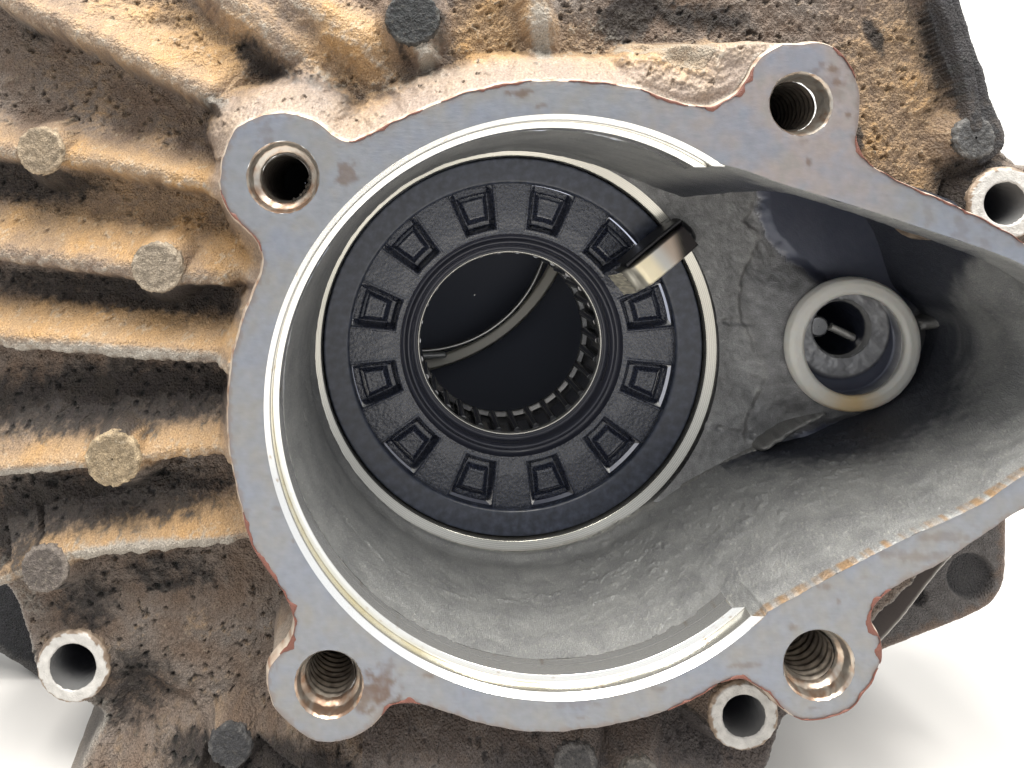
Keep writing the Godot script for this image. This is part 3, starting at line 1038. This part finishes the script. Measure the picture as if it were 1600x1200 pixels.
func floor_sheet(housing: Node3D) -> void:
	var st := 3.0
	var x0 := 820.0
	var y0 := 190.0
	var nx := int(990.0 / st)
	var ny := int(780.0 / st)
	var N := nx * ny
	var F := PackedFloat32Array()
	F.resize(N)
	var Z := PackedFloat32Array()
	Z.resize(N)
	var C := PackedColorArray()
	C.resize(N)
	var L := PackedInt32Array()
	L.resize(N)
	var step_ := sdf(jitter(smooth(pls([1210, 180, 1178, 318, 1166, 345, 1186, 366, 1176, 400, 1160, 440, 1158, 490, 1176, 545, 1190, 592, 1176, 640, 1164, 690, 1200, 705, 1300, 900, 2000, 900, 2000, 100, 1400, 100], -520.0), 8.0, true), 7.0, 0.03, 51), x0, y0, nx, ny, st, 60.0)
	var pock := [
		[[1184, 318, 1192, 262, 1260, 250, 1340, 262, 1440, 300, 1540, 370, 1535, 470, 1502, 488, 1440, 486, 1380, 470, 1310, 470, 1268, 440, 1222, 400, 1192, 362], -518.0],
		[[1212, 716, 1230, 690, 1290, 655, 1350, 640, 1410, 590, 1440, 532, 1508, 522, 1565, 560, 1550, 660, 1450, 760, 1330, 800, 1240, 780], -512.0]]
	var pd := []
	for q in pock:
		pd.append(sdf(jitter(smooth(pls(q[0], -520.0), 8.0, true), 4.0, 0.03, 52), x0, y0, nx, ny, st, 60.0))
	var rc := pl(1338, 540, -440.0)
	var pin := pl(1287, 506, -560.0)
	var cracks := [pls([1108, 502, 1130, 501, 1168, 504], -540.0), pls([1085, 655, 1120, 668, 1172, 678], -540.0), pls([1085, 205, 1110, 250, 1125, 300], -540.0)]
	for j in ny:
		for i in nx:
			var k := j * nx + i
			var v := Vector2(x0 + i * st, y0 + j * st)
			var b := big.get_noise_2d(v.x, v.y)
			var m := mid.get_noise_2d(v.x, v.y)
			var f := fine.get_noise_2d(v.x * 1.2, v.y * 1.2)
			F[k] = minf(v.distance_to(Vector2(BX, BY)) - 446.0, v.distance_to(pin) - 62.0 + f * 3.0)
			var near_bore := smoothstep(-5.0, 7.0, step_[k])
			var z := lerpf(-524.0, -531.0, near_bore) + b * 8.0 * near_bore
			# land rises towards the washer's boss
			var dr := v.distance_to(rc)
			z = lerpf(z, -474.0, 1.0 - smoothstep(120.0, 230.0, dr))
			# the rib that runs down-left from the boss and along the wall foot
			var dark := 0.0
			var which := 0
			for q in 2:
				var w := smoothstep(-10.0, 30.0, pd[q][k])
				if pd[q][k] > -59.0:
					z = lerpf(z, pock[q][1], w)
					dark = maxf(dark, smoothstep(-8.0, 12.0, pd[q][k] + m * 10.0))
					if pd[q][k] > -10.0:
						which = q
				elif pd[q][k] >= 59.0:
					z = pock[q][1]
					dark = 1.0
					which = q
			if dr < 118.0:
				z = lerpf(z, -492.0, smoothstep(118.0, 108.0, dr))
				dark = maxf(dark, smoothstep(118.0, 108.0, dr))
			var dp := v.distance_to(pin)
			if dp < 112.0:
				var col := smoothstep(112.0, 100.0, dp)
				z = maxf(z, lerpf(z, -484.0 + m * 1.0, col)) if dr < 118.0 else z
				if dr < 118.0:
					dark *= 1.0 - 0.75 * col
			z += (m * 2.0 + f * 1.4) * (1.0 if near_bore < 0.5 else 0.45) * (1.0 - 0.85 * dark)
			for cr in cracks:
				for e in cr.size() - 1:
					var cp := Geometry2D.get_closest_point_to_segment(v, cr[e], cr[e + 1])
					var dd := cp.distance_to(v) + m * 2.0
					if dd < 9.0:
						z -= 5.0 * (1.0 - dd / 9.0)
			Z[k] = z
			var g := Color(0.42, 0.42, 0.42).lerp(Color(0.34, 0.34, 0.345), near_bore)
			g = g * (1.0 + 0.35 * m + 0.25 * b)
			# pale line along the broken step
			g = g.lerp(Color(0.55, 0.54, 0.52), (1.0 - smoothstep(2.0, 10.0, absf(step_[k]))) * clampf(0.5 + m, 0.0, 1.0) * 0.7)
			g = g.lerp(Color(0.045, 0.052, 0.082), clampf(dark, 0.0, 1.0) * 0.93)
			C[k] = g
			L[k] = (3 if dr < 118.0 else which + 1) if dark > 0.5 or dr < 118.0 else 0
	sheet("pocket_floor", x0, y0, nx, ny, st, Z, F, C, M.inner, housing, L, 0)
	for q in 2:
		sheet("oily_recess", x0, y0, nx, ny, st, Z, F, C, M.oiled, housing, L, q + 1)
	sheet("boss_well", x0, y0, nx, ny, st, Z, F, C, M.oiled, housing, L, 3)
	# webs that tie the boss to the walls
	for w in [[[1425, 512, 1475, 504, 1545, 492], -458.0, 15.0], [[1180, 712, 1215, 690, 1250, 668, 1305, 640], -482.0, 9.0], [[1056, 774, 1085, 757, 1125, 735, 1165, 714, 1205, 697], -512.0, 12.0]]:
		var a := smooth(pls(w[0], w[1]), 6.0, false)
		var pts := PackedVector3Array()
		var cc := PackedColorArray()
		var sec := 15
		for i in a.size():
			var t := (a[mini(i + 1, a.size() - 1)] - a[maxi(i - 1, 0)]).normalized()
			var o := Vector2(-t.y, t.x)
			for s in sec:
				var u := s / (sec - 1.0) * 2.0 - 1.0
				var h := (1.0 - pow(absf(u), 3.0)) * smoothstep(-0.5, 3.5, float(i)) * smoothstep(-0.5, 3.5, float(a.size() - 1 - i))
				var wd: float = w[2] * (1.0 + 0.12 * mid.get_noise_2d(a[i].x * 2.0, a[i].y * 2.0))
				var v := a[i] + o * (wd * sin(u * PI / 2.0) * 1.25)
				var z: float = w[1] - (1.0 - h) * 160.0 + mid.get_noise_2d(v.x * 2.0, v.y * 2.0) * 5.0
				pts.append(W(v.x, v.y, z))
				cc.append(Color(0.36, 0.355, 0.34) * (1.0 + 0.5 * mid.get_noise_2d(v.x * 2.0, v.y * 2.0)))
		grid("web_rib", pts, sec, a.size(), false, cc, M.inner, housing, Vector3.BACK)
	# the bore behind the boss
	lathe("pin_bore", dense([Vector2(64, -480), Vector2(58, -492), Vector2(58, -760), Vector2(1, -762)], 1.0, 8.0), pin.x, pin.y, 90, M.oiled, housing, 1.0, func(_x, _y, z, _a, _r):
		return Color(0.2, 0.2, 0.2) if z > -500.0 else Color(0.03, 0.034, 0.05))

# ------------------------------------------------------------------ holes, pads, bosses, ear
func fittings(housing: Node3D) -> void:
	for h in HOLES.size():
		var H: Array = HOLES[h]
		var r: float = H[2]
		var b := [39.0, 40.0, 40.0, 42.0][h] as float
		var rusty := [0.5, 0.25, 0.6, 0.35][h] as float
		var prof := [Vector2(r + 0.6, 0.2), Vector2(r - 3.0, -5.0), Vector2(r - 6.0, -22.0), Vector2(b + 2.0, -30.0), Vector2(b, -36.0)]
		var ring := lathe("bolt_hole", dense(prof, 0.8, 3.0), H[0], H[1], 96, M.thread, housing, 1.1, func(x, y, z, a, _r):
			var g := mid.get_noise_3d(x * 1.6, y * 1.6, z)
			return Color(0.5, 0.47, 0.42).lerp(Color(0.3, 0.19, 0.13), clampf(1.1 * rusty * (0.5 + sin(a)) + g * 1.2, 0.0, 0.9)))
		# a cut thread: the crest climbs one pitch in each turn
		var p := PackedVector3Array()
		var c := PackedColorArray()
		var seg := 72
		var pitch := 15.0
		var rows := 110
		for j in rows:
			for i in seg:
				var a := TAU * i / seg
				var z := -35.0 - j * 2.0
				var ph := fposmod((z + pitch * a / TAU) / pitch, 1.0)
				var rr := b - 3.4 + 6.0 * absf(ph - 0.5) * 1.6
				if h == 0 and j < 10 and a < 1.3:
					rr -= 7.0 * clampf(mid.get_noise_2d(a * 200.0, j * 6.0) + 0.2, 0.0, 1.0)
				p.append(W(H[0] + rr * cos(a), H[1] + rr * sin(a), z))
				c.append((Color(0.42, 0.38, 0.33) * (0.45 if h < 2 else 1.0)).lerp(Color(0.12, 0.1, 0.09), clampf(0.3 + mid.get_noise_3d(a * 60.0, z * 2.0, h * 40.0), 0.0, 0.9)))
		grid("thread", p, seg, rows, true, c, M.thread, ring)
		lathe("hole_bottom", PackedVector2Array([Vector2(b + 3.0, -250), Vector2(b * 0.5, -262), Vector2(0.5, -270)]), H[0], H[1], 48, M.sleeve, ring)
	# round ejector pads on the ribs: (x, y, radius, z, colour, foot)
	for d in [[62, 235, 37, -77, Color(0.36, 0.28, 0.19)], [245, 418, 40, -77, Color(0.34, 0.28, 0.21)], [175, 718, 43, -77, Color(0.38, 0.29, 0.18)], [68, 890, 37, -102, Color(0.15, 0.125, 0.11)], [645, 28, 42, -84, Color(0.03, 0.033, 0.036)], [1525, 215, 33, -108, Color(0.09, 0.09, 0.092)], [359, 1168, 34, -116, Color(0.06, 0.06, 0.065)], [900, 1194, 33, -66, Color(0.09, 0.085, 0.085)], [1000, 1215, 30, -66, Color(0.12, 0.11, 0.1)]]:
		var c := pl(d[0], d[1], d[3])
		var r: float = d[2] * kz(d[3])
		var z: float = d[3]
		var prof := dense([Vector2(0.3, z), Vector2(r - 4.0, z), Vector2(r, z - 4.0), Vector2(r + 2.0, z - 25.0), Vector2(r + 6.0, z - 60.0), Vector2(r + 12.0, z - 120.0)], 0.8, 3.5)
		var col: Color = d[4]
		lathe("casting_pad", prof, c.x, c.y, 84, M.pad, housing, 2.8, func(x, y, zz, _a, rr):
			var g := mid.get_noise_3d(x * 1.5, y * 1.5, zz * 1.5)
			var f := fine.get_noise_3d(x, y, zz)
			var cc := col * (1.0 + 0.5 * g)
			if rr > r - 8.0 and rr < r + 2.0:
				cc = cc.lerp(col * 1.6 + Color(0.06, 0.055, 0.045), clampf(0.5 + g * 1.4, 0.0, 1.0))
			if rr > r + 1.0:
				cc = cc.lerp(Color(0.4, 0.28, 0.18) if col.r > 0.2 else Color(0.2, 0.165, 0.15), 0.65)
			return cc.lerp(Color(0.6, 0.52, 0.4), clampf(f * 1.6 - 0.5, 0.0, 0.7) * (1.0 if col.r > 0.1 else 0.25)))
	# bosses with a through hole: (x, y, outer, hole, z)
	for d in [[113, 1043, 57, 36, -162, 0.5], [1163, 1120, 55, 33, -74, 0.42], [1572, 318, 58, 33, -116, 0.5]]:
		var z: float = d[4]
		var c := pl(d[0], d[1], z)
		var r: float = d[2] * kz(z)
		var b: float = d[3] * kz(z)
		var k: float = d[5]
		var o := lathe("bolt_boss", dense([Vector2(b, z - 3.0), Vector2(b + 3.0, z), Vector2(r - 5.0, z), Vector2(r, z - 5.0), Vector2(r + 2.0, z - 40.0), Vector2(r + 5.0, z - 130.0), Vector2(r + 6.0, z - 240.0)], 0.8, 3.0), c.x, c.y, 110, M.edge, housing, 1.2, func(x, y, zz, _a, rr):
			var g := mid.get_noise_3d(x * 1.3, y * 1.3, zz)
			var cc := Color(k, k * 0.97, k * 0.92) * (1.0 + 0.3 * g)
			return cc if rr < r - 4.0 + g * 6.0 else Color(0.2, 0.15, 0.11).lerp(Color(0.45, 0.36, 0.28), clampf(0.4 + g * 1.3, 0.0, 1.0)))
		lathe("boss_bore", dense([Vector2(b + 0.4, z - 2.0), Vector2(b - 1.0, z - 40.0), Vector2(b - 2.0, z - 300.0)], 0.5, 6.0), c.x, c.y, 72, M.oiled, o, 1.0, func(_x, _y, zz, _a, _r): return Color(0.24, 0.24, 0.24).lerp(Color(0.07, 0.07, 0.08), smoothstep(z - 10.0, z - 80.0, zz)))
		lathe("boss_back", PackedVector2Array([Vector2(b + 3.0, z - 298.0), Vector2(0.5, z - 300.0)]), c.x, c.y, 40, M.sleeve, o)
	ear(housing)
	rear(housing)

# a flat cast lug: outline, edge rounding, side walls
func slab(called: String, poly: PackedVector2Array, z: float, thick: float, col: Color, rim: Color, m: Material, parent: Node3D, holes := []) -> MeshInstance3D:
	var st := 3.0
	var lo := poly[0]
	var hi := poly[0]
	for v in poly:
		lo = lo.min(v)
		hi = hi.max(v)
	var nx := int((hi.x - lo.x) / st) + 5
	var ny := int((hi.y - lo.y) / st) + 5
	var x0 := lo.x - 6.0
	var y0 := lo.y - 6.0
	var d := sdf(poly, x0, y0, nx, ny, st, 30.0)
	var Z := PackedFloat32Array()
	Z.resize(nx * ny)
	var C := PackedColorArray()
	C.resize(nx * ny)
	for j in ny:
		for i in nx:
			var k := j * nx + i
			var x := x0 + i * st
			var y := y0 + j * st
			var e := clampf((12.0 - d[k]) / 12.0, 0.0, 1.0)
			var m2 := mid.get_noise_2d(x, y)
			Z[k] = z - 9.0 * e * e + m2 * 1.6 + fine.get_noise_2d(x, y) * 0.8
			C[k] = (col * (1.0 + 0.35 * m2)).lerp(rim, smoothstep(26.0, 2.0, d[k] + m2 * 14.0) * 0.65)
			for h in holes:
				var q := Vector2(x, y).distance_to(Vector2(h[0], h[1]))
				if q < h[2] + 4.0:
					Z[k] -= h[3] * smoothstep(h[2] + 3.0, h[2] - 4.0, q)
					C[k] = C[k].lerp(Color(0.05, 0.05, 0.055), smoothstep(h[2] + 3.0, h[2] - 4.0, q) * 0.8)
	var o := sheet(called, x0, y0, nx, ny, st, Z, d, C, m, parent)
	var p := PackedVector3Array()
	var c := PackedColorArray()
	for q in [[0.0, -9.0], [1.5, -16.0], [2.5, -30.0], [4.0, -thick * 0.5], [5.0, -thick]]:
		for i in poly.size():
			var t := (poly[(i + 1) % poly.size()] - poly[(i - 1 + poly.size()) % poly.size()]).normalized()
			var v: Vector2 = poly[i] + Vector2(t.y, -t.x) * q[0]
			p.append(W(v.x, v.y, z + q[1]))
			c.append(rim)
	grid(called + "_side", p, poly.size(), 5, true, c, m, o if parent != self else parent)
	return o

func ear(housing: Node3D) -> void:
	var z := -260.0
	var poly := smooth(pls([1300, 900, 1400, 872, 1480, 820, 1540, 772, 1568, 772, 1575, 800, 1575, 850, 1574, 896, 1566, 926, 1545, 950, 1500, 972, 1440, 995, 1376, 1021, 1330, 1042, 1290, 1040], z), 6.0, true)
	var h1 := pl(1517, 901, z)
	var h2 := pl(1436, 933, z)
	slab("mounting_ear", poly, z, 90.0, Color(0.19, 0.175, 0.17), Color(0.36, 0.24, 0.17), M.cast, housing, [[h1.x, h1.y, 43.0, 12.0], [h2.x, h2.y, 15.0, 20.0]])
	# thin flash line left by the mould, from the ear's edge down to the flange
	var a := pl(1502, 852, -225.0)
	var b := pl(1374, 1000, -225.0)
	var p := PackedVector3Array()
	var o := (b - a).normalized()
	var s := Vector2(-o.y, o.x)
	for i in 30:
		var v := a.lerp(b, i / 29.0) + s * sin(i * 0.2) * 3.0
		for q in [[-22.0, -34.0], [-2.5, -3.0], [-1.0, 1.0], [1.0, 1.0], [2.5, -3.0], [14.0, -36.0]]:
			p.append(W(v.x + s.x * q[0], v.y + s.y * q[0], -225.0 + q[1] + fine.get_noise_2d(i * 9.0, 0.0) * 1.5))
	var c := PackedColorArray()
	for i in p.size():
		c.append(Color(0.42, 0.4, 0.37) if i % 6 in [2, 3] else Color(0.2, 0.18, 0.17))
	grid("flash_line", p, 6, 30, false, c, M.edge, housing, Vector3.BACK)

func rear(housing: Node3D) -> void:
	var poly := smooth(pls([-300, 640, -60, 840, 0, 890, 60, 930, 90, 1000, 70, 1062, 20, 1036, -40, 1012, -300, 960], -480.0), 8.0, true)
	slab("rear_flange", poly, -480.0, 120.0, Color(0.025, 0.026, 0.032), Color(0.2, 0.19, 0.18), M.cast, housing)

# ------------------------------------------------------------------ oil seal
func seal() -> void:
	var s := thing("oil_seal", "black rubber oil seal ring with twelve square pockets round its face", "oil seal", W(BX, BY + 434, -590))
	lathe("outer_band", dense([Vector2(430.5, -640), Vector2(430, -588), Vector2(427, -580), Vector2(376, -586), Vector2(371, -590), Vector2(370, -612)], 1.0, 3.0), BX, BY, 240, M.rubber, s)
	var cols := 1080
	var r0 := 371.0
	var r1 := 256.0
	var rows := 70
	var p := PackedVector3Array()
	var L := PackedInt32Array()
	for j in rows:
		var r := lerpf(r0, r1, j / (rows - 1.0))
		for i in cols:
			var a := TAU * i / cols
			var z := -606.0 - 2.0 * smoothstep(300.0, 262.0, r)
			var ph := fposmod(a / (TAU / 12.0), 1.0) - 0.5
			var th := ph * (TAU / 12.0) * r                     # distance along the arc from the pocket's middle
			var hw := lerpf(33.0, 46.0, (r - 272.0) / 80.0)
			var e := minf(hw - absf(th), r - 272.0)
			var lab := 0
			if e > -4.0:
				z -= 30.0 * smoothstep(-3.0, 10.0, e)
				# raised island inside the pocket
				var e2 := minf(hw - 13.0 - absf(th), minf(r - 295.0, 352.0 - r))
				z += 15.0 * smoothstep(-6.0, 12.0, e2) - 3.0 * smoothstep(4.0, 14.0, e2)
				lab = 1 + int(a / (TAU / 12.0))
			elif e > -9.0:
				z += 1.6 * sin((e + 9.0) / 6.0 * PI)
			z += fine.get_noise_2d(r * cos(a) * 0.8, r * sin(a) * 0.8) * 0.5 + mid.get_noise_2d(r * cos(a), r * sin(a)) * 0.5
			p.append(W(BX + r * cos(a), BY + r * sin(a), z))
			L.append(lab)
	grid("seal_face", p, cols, rows, true, PackedColorArray(), M.rubber_grain, s, Vector3.BACK, L, 0)
	for k in 12:
		grid("pocket", p, cols, rows, true, PackedColorArray(), M.rubber_grain, s, Vector3.BACK, L, k + 1)
	lathe("inner_lip", dense([Vector2(257, -608), Vector2(252, -622), Vector2(246, -626), Vector2(240, -618), Vector2(236, -616), Vector2(230, -624), Vector2(227, -640), Vector2(222, -644), Vector2(217, -641), Vector2(214, -648)], 1.4, 1.6), BX, BY, 240, M.lip, s)
	lathe("garter_edge", dense([Vector2(215, -645), Vector2(213.5, -643), Vector2(211, -645), Vector2(210, -652), Vector2(212, -664)], 0.5, 1.4), BX, BY, 200, M.steel, s)

# ------------------------------------------------------------------ what sits in the bore, and loose parts
func torus(cx: float, cy: float, z: float, r: float, t: float, a0: float, a1: float, called: String, m: Material, parent: Node3D) -> MeshInstance3D:
	var prof := PackedVector2Array()
	for i in 17:
		var a := TAU * i / 16.0
		prof.append(Vector2(r + t * cos(a), z + t * sin(a)))
	return lathe(called, prof, cx, cy, 160, m, parent, 0.0, null, a0, a1)

func loose_things() -> void:
	var b := thing("needle_bearing", "needle roller bearing glinting inside the oil seal opening", "bearing", W(BX, BY + 226, -760))
	lathe("cage_ring", dense([Vector2(212, -664), Vector2(222, -668), Vector2(224, -676)], 0.6, 2.0), BX, BY, 160, M.dark_steel, b)
	lathe("cage_ring", dense([Vector2(224, -850), Vector2(213, -856), Vector2(210, -860), Vector2(212, -868), Vector2(330, -872)], 0.8, 2.0), BX, BY, 160, M.dark_steel, b)
	lathe("bearing_shell", PackedVector2Array([Vector2(226, -670), Vector2(227, -760), Vector2(226, -866)]), BX, BY, 160, M.dark_steel, b)
	var cyl := CylinderMesh.new()
	cyl.top_radius = 8.5 * U
	cyl.bottom_radius = 8.5 * U
	cyl.height = 172.0 * U
	cyl.radial_segments = 16
	cyl.rings = 1
	for k in 30:
		var a := TAU * k / 30.0
		var o := place("roller", cyl, M.dark_steel, b)
		o.position = W(BX + 215.5 * cos(a), BY + 215.5 * sin(a), -764) - b.position
		o.rotation.x = PI / 2
	var d := thing("dark_drum", "dark hollow drum seen deep inside the bearing opening", "drum", W(BX, BY + 420, -1600))
	lathe("drum_wall", PackedVector2Array([Vector2(330, -872), Vector2(420, -900), Vector2(700, -1300), Vector2(740, -1750), Vector2(1, -1760)]), BX, BY, 120, M.drum, d)
	var r := thing("retaining_ring", "bright curved retaining ring deep in the bearing opening", "ring", W(BX, BY, -1500))
	var k := kz(-1500)
	var c := pl(611, 289, -1500)
	lathe("ring_band", dense([Vector2(274.0 * k, -1490), Vector2(276.0 * k, -1478), Vector2(291.0 * k, -1470), Vector2(296.0 * k, -1500)], 2.0, 4.0), c.x, c.y, 160, M.tan_steel, r, 0.0, null, 0.2, 1.6)  # band made broad to stand in for curved reflections in the bore
	c = pl(655, 345, -1440)
	torus(c.x, c.y, -1440, 203.0 * kz(-1440), 9.0, 0.1, 1.7, "inner_band", M.steel, r)
	c = pl(611, 289, -1520)
	var tab := CapsuleMesh.new()
	tab.radius = 10.0 * U
	tab.height = 150.0 * U
	var tab_at := pl(662, 556, -1400)
	var lying_tab := place("ring_tab", tab, M.bright_steel, r)
	lying_tab.position = W(tab_at.x, tab_at.y, -1400) - r.position
	lying_tab.rotation.z = PI / 2 + 0.04
	# small bright spheres standing in for glints on the roller ends
	for e in [[696, 419, 9, -0.7], [712, 408, 6, -0.6], [745, 394, 5, 0.0], [790, 388, 5, 0.0], [838, 397, 6, 0.3], [872, 413, 6, 0.6]]:
		var glint := SphereMesh.new()
		glint.radius = e[2] * 1.5 * U
		glint.height = e[2] * 2.0 * U
		var at := pl(e[0], e[1], -670)
		var o := place("roller_glint", glint, M.bright_steel, b)
		o.position = W(at.x, at.y, -670) - b.position
		o.rotation.z = -float(e[3])
	# translucent washer
	var z := -446.0
	var w := thing("nylon_washer", "thick translucent off-white plastic ring sitting on the boss in the side pocket", "washer", W(1551, 604 + 140, z - 22))
	c = pl(1338, 540, z)
	var q := kz(z)
	var prof := dense([Vector2(81 * q, z - 22), Vector2(79 * q, z - 8), Vector2(80.5 * q, z - 3), Vector2(85 * q, z + 1), Vector2(97 * q, z), Vector2(103 * q, z - 4), Vector2(106.5 * q, z - 14), Vector2(107 * q, z - 22), Vector2(80 * q, z - 22)], 1.5, 2.0)
	lathe("washer_ring", prof, c.x, c.y, 140, M.nylon, w, 0.5, func(x, y, _z, a, _r):
		return Color(0.6, 0.58, 0.54).lerp(Color(0.62, 0.42, 0.18), clampf(exp(-pow((wrapf(a - 1.62, -PI, PI)) / 0.42, 2.0)) * 0.8 + mid.get_noise_2d(x, y) * 0.12, 0.0, 0.9)))
	# steel rod in the bore under the washer
	var pin := pl(1287, 506, -560.0)
	var rod := thing("steel_rod", "bright steel rod end in the small hole behind the plastic ring", "rod", W(pin.x, pin.y, -700))
	lathe("rod_end", dense([Vector2(0.3, -530), Vector2(20, -530), Vector2(24, -534), Vector2(24, -740)], 0.6, 3.0), pin.x - 26, pin.y + 2, 32, M.dark_steel, rod)
	var pin_mesh := CylinderMesh.new()
	pin_mesh.top_radius = 9.0 * U
	pin_mesh.bottom_radius = 9.0 * U
	pin_mesh.height = 56.0 * U
	var lying := place("cross_pin", pin_mesh, M.steel, rod)
	lying.position = W(pin.x + 24, pin.y + 14, -528) - rod.position
	lying.rotation.z = PI / 2 - 0.45
	clip()

func clip() -> void:
	# a bent metal tab with a black sleeve that reaches over the seal
	var a := pl(988, 443, -470.0)     # free, broken end
	var e := pl(1078, 368, -470.0)     # end at the casting
	var t := thing("metal_tab", "short tan metal tab in a black sleeve lying across the seal's upper right edge", "tab", W(e.x, e.y, -560))
	var dir := (e - a).normalized()
	var nor := Vector2(-dir.y, dir.x)
	if nor.y < 0.0:
		nor = -nor
	var half := 29.0
	var L := a.distance_to(e)
	# bar: rows along its length, a rounded box section
	var sec := [[-1.0, -60.0], [-1.0, -6.0], [-0.93, -1.0], [-0.8, 0.0], [0.0, 1.2], [0.8, 0.0], [0.93, -1.0], [1.0, -6.0], [1.0, -60.0]]
	var p := PackedVector3Array()
	var c := PackedColorArray()
	var rows := 34
	for i in rows:
		var u := i / (rows - 1.0)
		for s in sec:
			var v: Vector2 = a + dir * (u * L) + nor * (s[0] * half * (1.0 - 0.05 * u))
			var z: float = -470.0 + s[1] + 9.0 * sin(u * 2.6) - 26.0 * smoothstep(0.22, 0.0, u)
			if u < 0.2:
				z += mid.get_noise_2d(v.x * 3.0, v.y * 3.0) * 14.0 * (0.2 - u) / 0.2
			p.append(W(v.x, v.y, z))
			var col := Color(0.9, 0.8, 0.58).lerp(Color(0.6, 0.59, 0.56), smoothstep(0.35, 0.5, u))
			col = col.lerp(Color(0.5, 0.38, 0.29), smoothstep(0.5, 0.68, u) * 0.8)
			col = col.lerp(Color(0.02, 0.018, 0.016), smoothstep(0.66, 0.86, u + 0.08 * s[0]))
			if u < 0.18:
				col = Color(0.4, 0.38, 0.33) * (1.0 + 0.8 * mid.get_noise_2d(v.x * 3.0, v.y * 3.0))
			if absf(s[0]) > 0.9 and s[0] < 0.0:
				col = col.lerp(Color(0.03, 0.03, 0.032), 0.75)
			c.append(col)
	grid("tab_blade", p, sec.size(), rows, false, c, M.clip, t, Vector3.BACK)
	# broken end
	p = PackedVector3Array()
	c = PackedColorArray()
	for j in 8:
		for s in 13:
			var v := a - dir * (j * 2.6) + nor * ((s / 6.0 - 1.0) * half * 0.96)
			var z := -496.0 - j * 8.0 + mid.get_noise_2d(v.x * 4.0, v.y * 4.0) * 9.0 + 7.0 * sin(s * 2.1 + j * 0.8)
			p.append(W(v.x, v.y, z))
			c.append(Color(0.62, 0.58, 0.48) * (1.0 + 0.9 * mid.get_noise_2d(v.x * 5.0, v.y * 5.0)))
	grid("broken_end", p, 13, 8, false, c, M.clip, t, Vector3.BACK)
	# sleeve: an arched collar round the far end
	p = PackedVector3Array()
	for i in 13:
		var u := i / 12.0
		for s in 21:
			var w := s / 20.0 * PI
			var rr := 1.0 - 0.25 * pow(u, 4.0)
			var v := e + dir * (u * 26.0 - 8.0) + nor * (-cos(w) * 37.0 * rr - 4.0)
			p.append(W(v.x, v.y, -545.0 + (sin(w) * 62.0 + 8.0) * rr + mid.get_noise_2d(v.x * 3.0, v.y * 3.0) * 3.0))
	grid("sleeve", p, 21, 13, false, PackedColorArray(), M.sleeve, t, Vector3.BACK)
	p = PackedVector3Array()
	for i in 20:
		for s in 5:
			var v: Vector2 = a.lerp(e, 0.1 + 0.95 * i / 19.0) - nor * (half + [0.0, 1.0, 9.0, 11.0, 11.0][s])
			p.append(W(v.x, v.y, [-560.0, -478.0, -474.0, -482.0, -560.0][s]))
	grid("sleeve_side", p, 5, 20, false, PackedColorArray(), M.sleeve, t, Vector3.BACK)
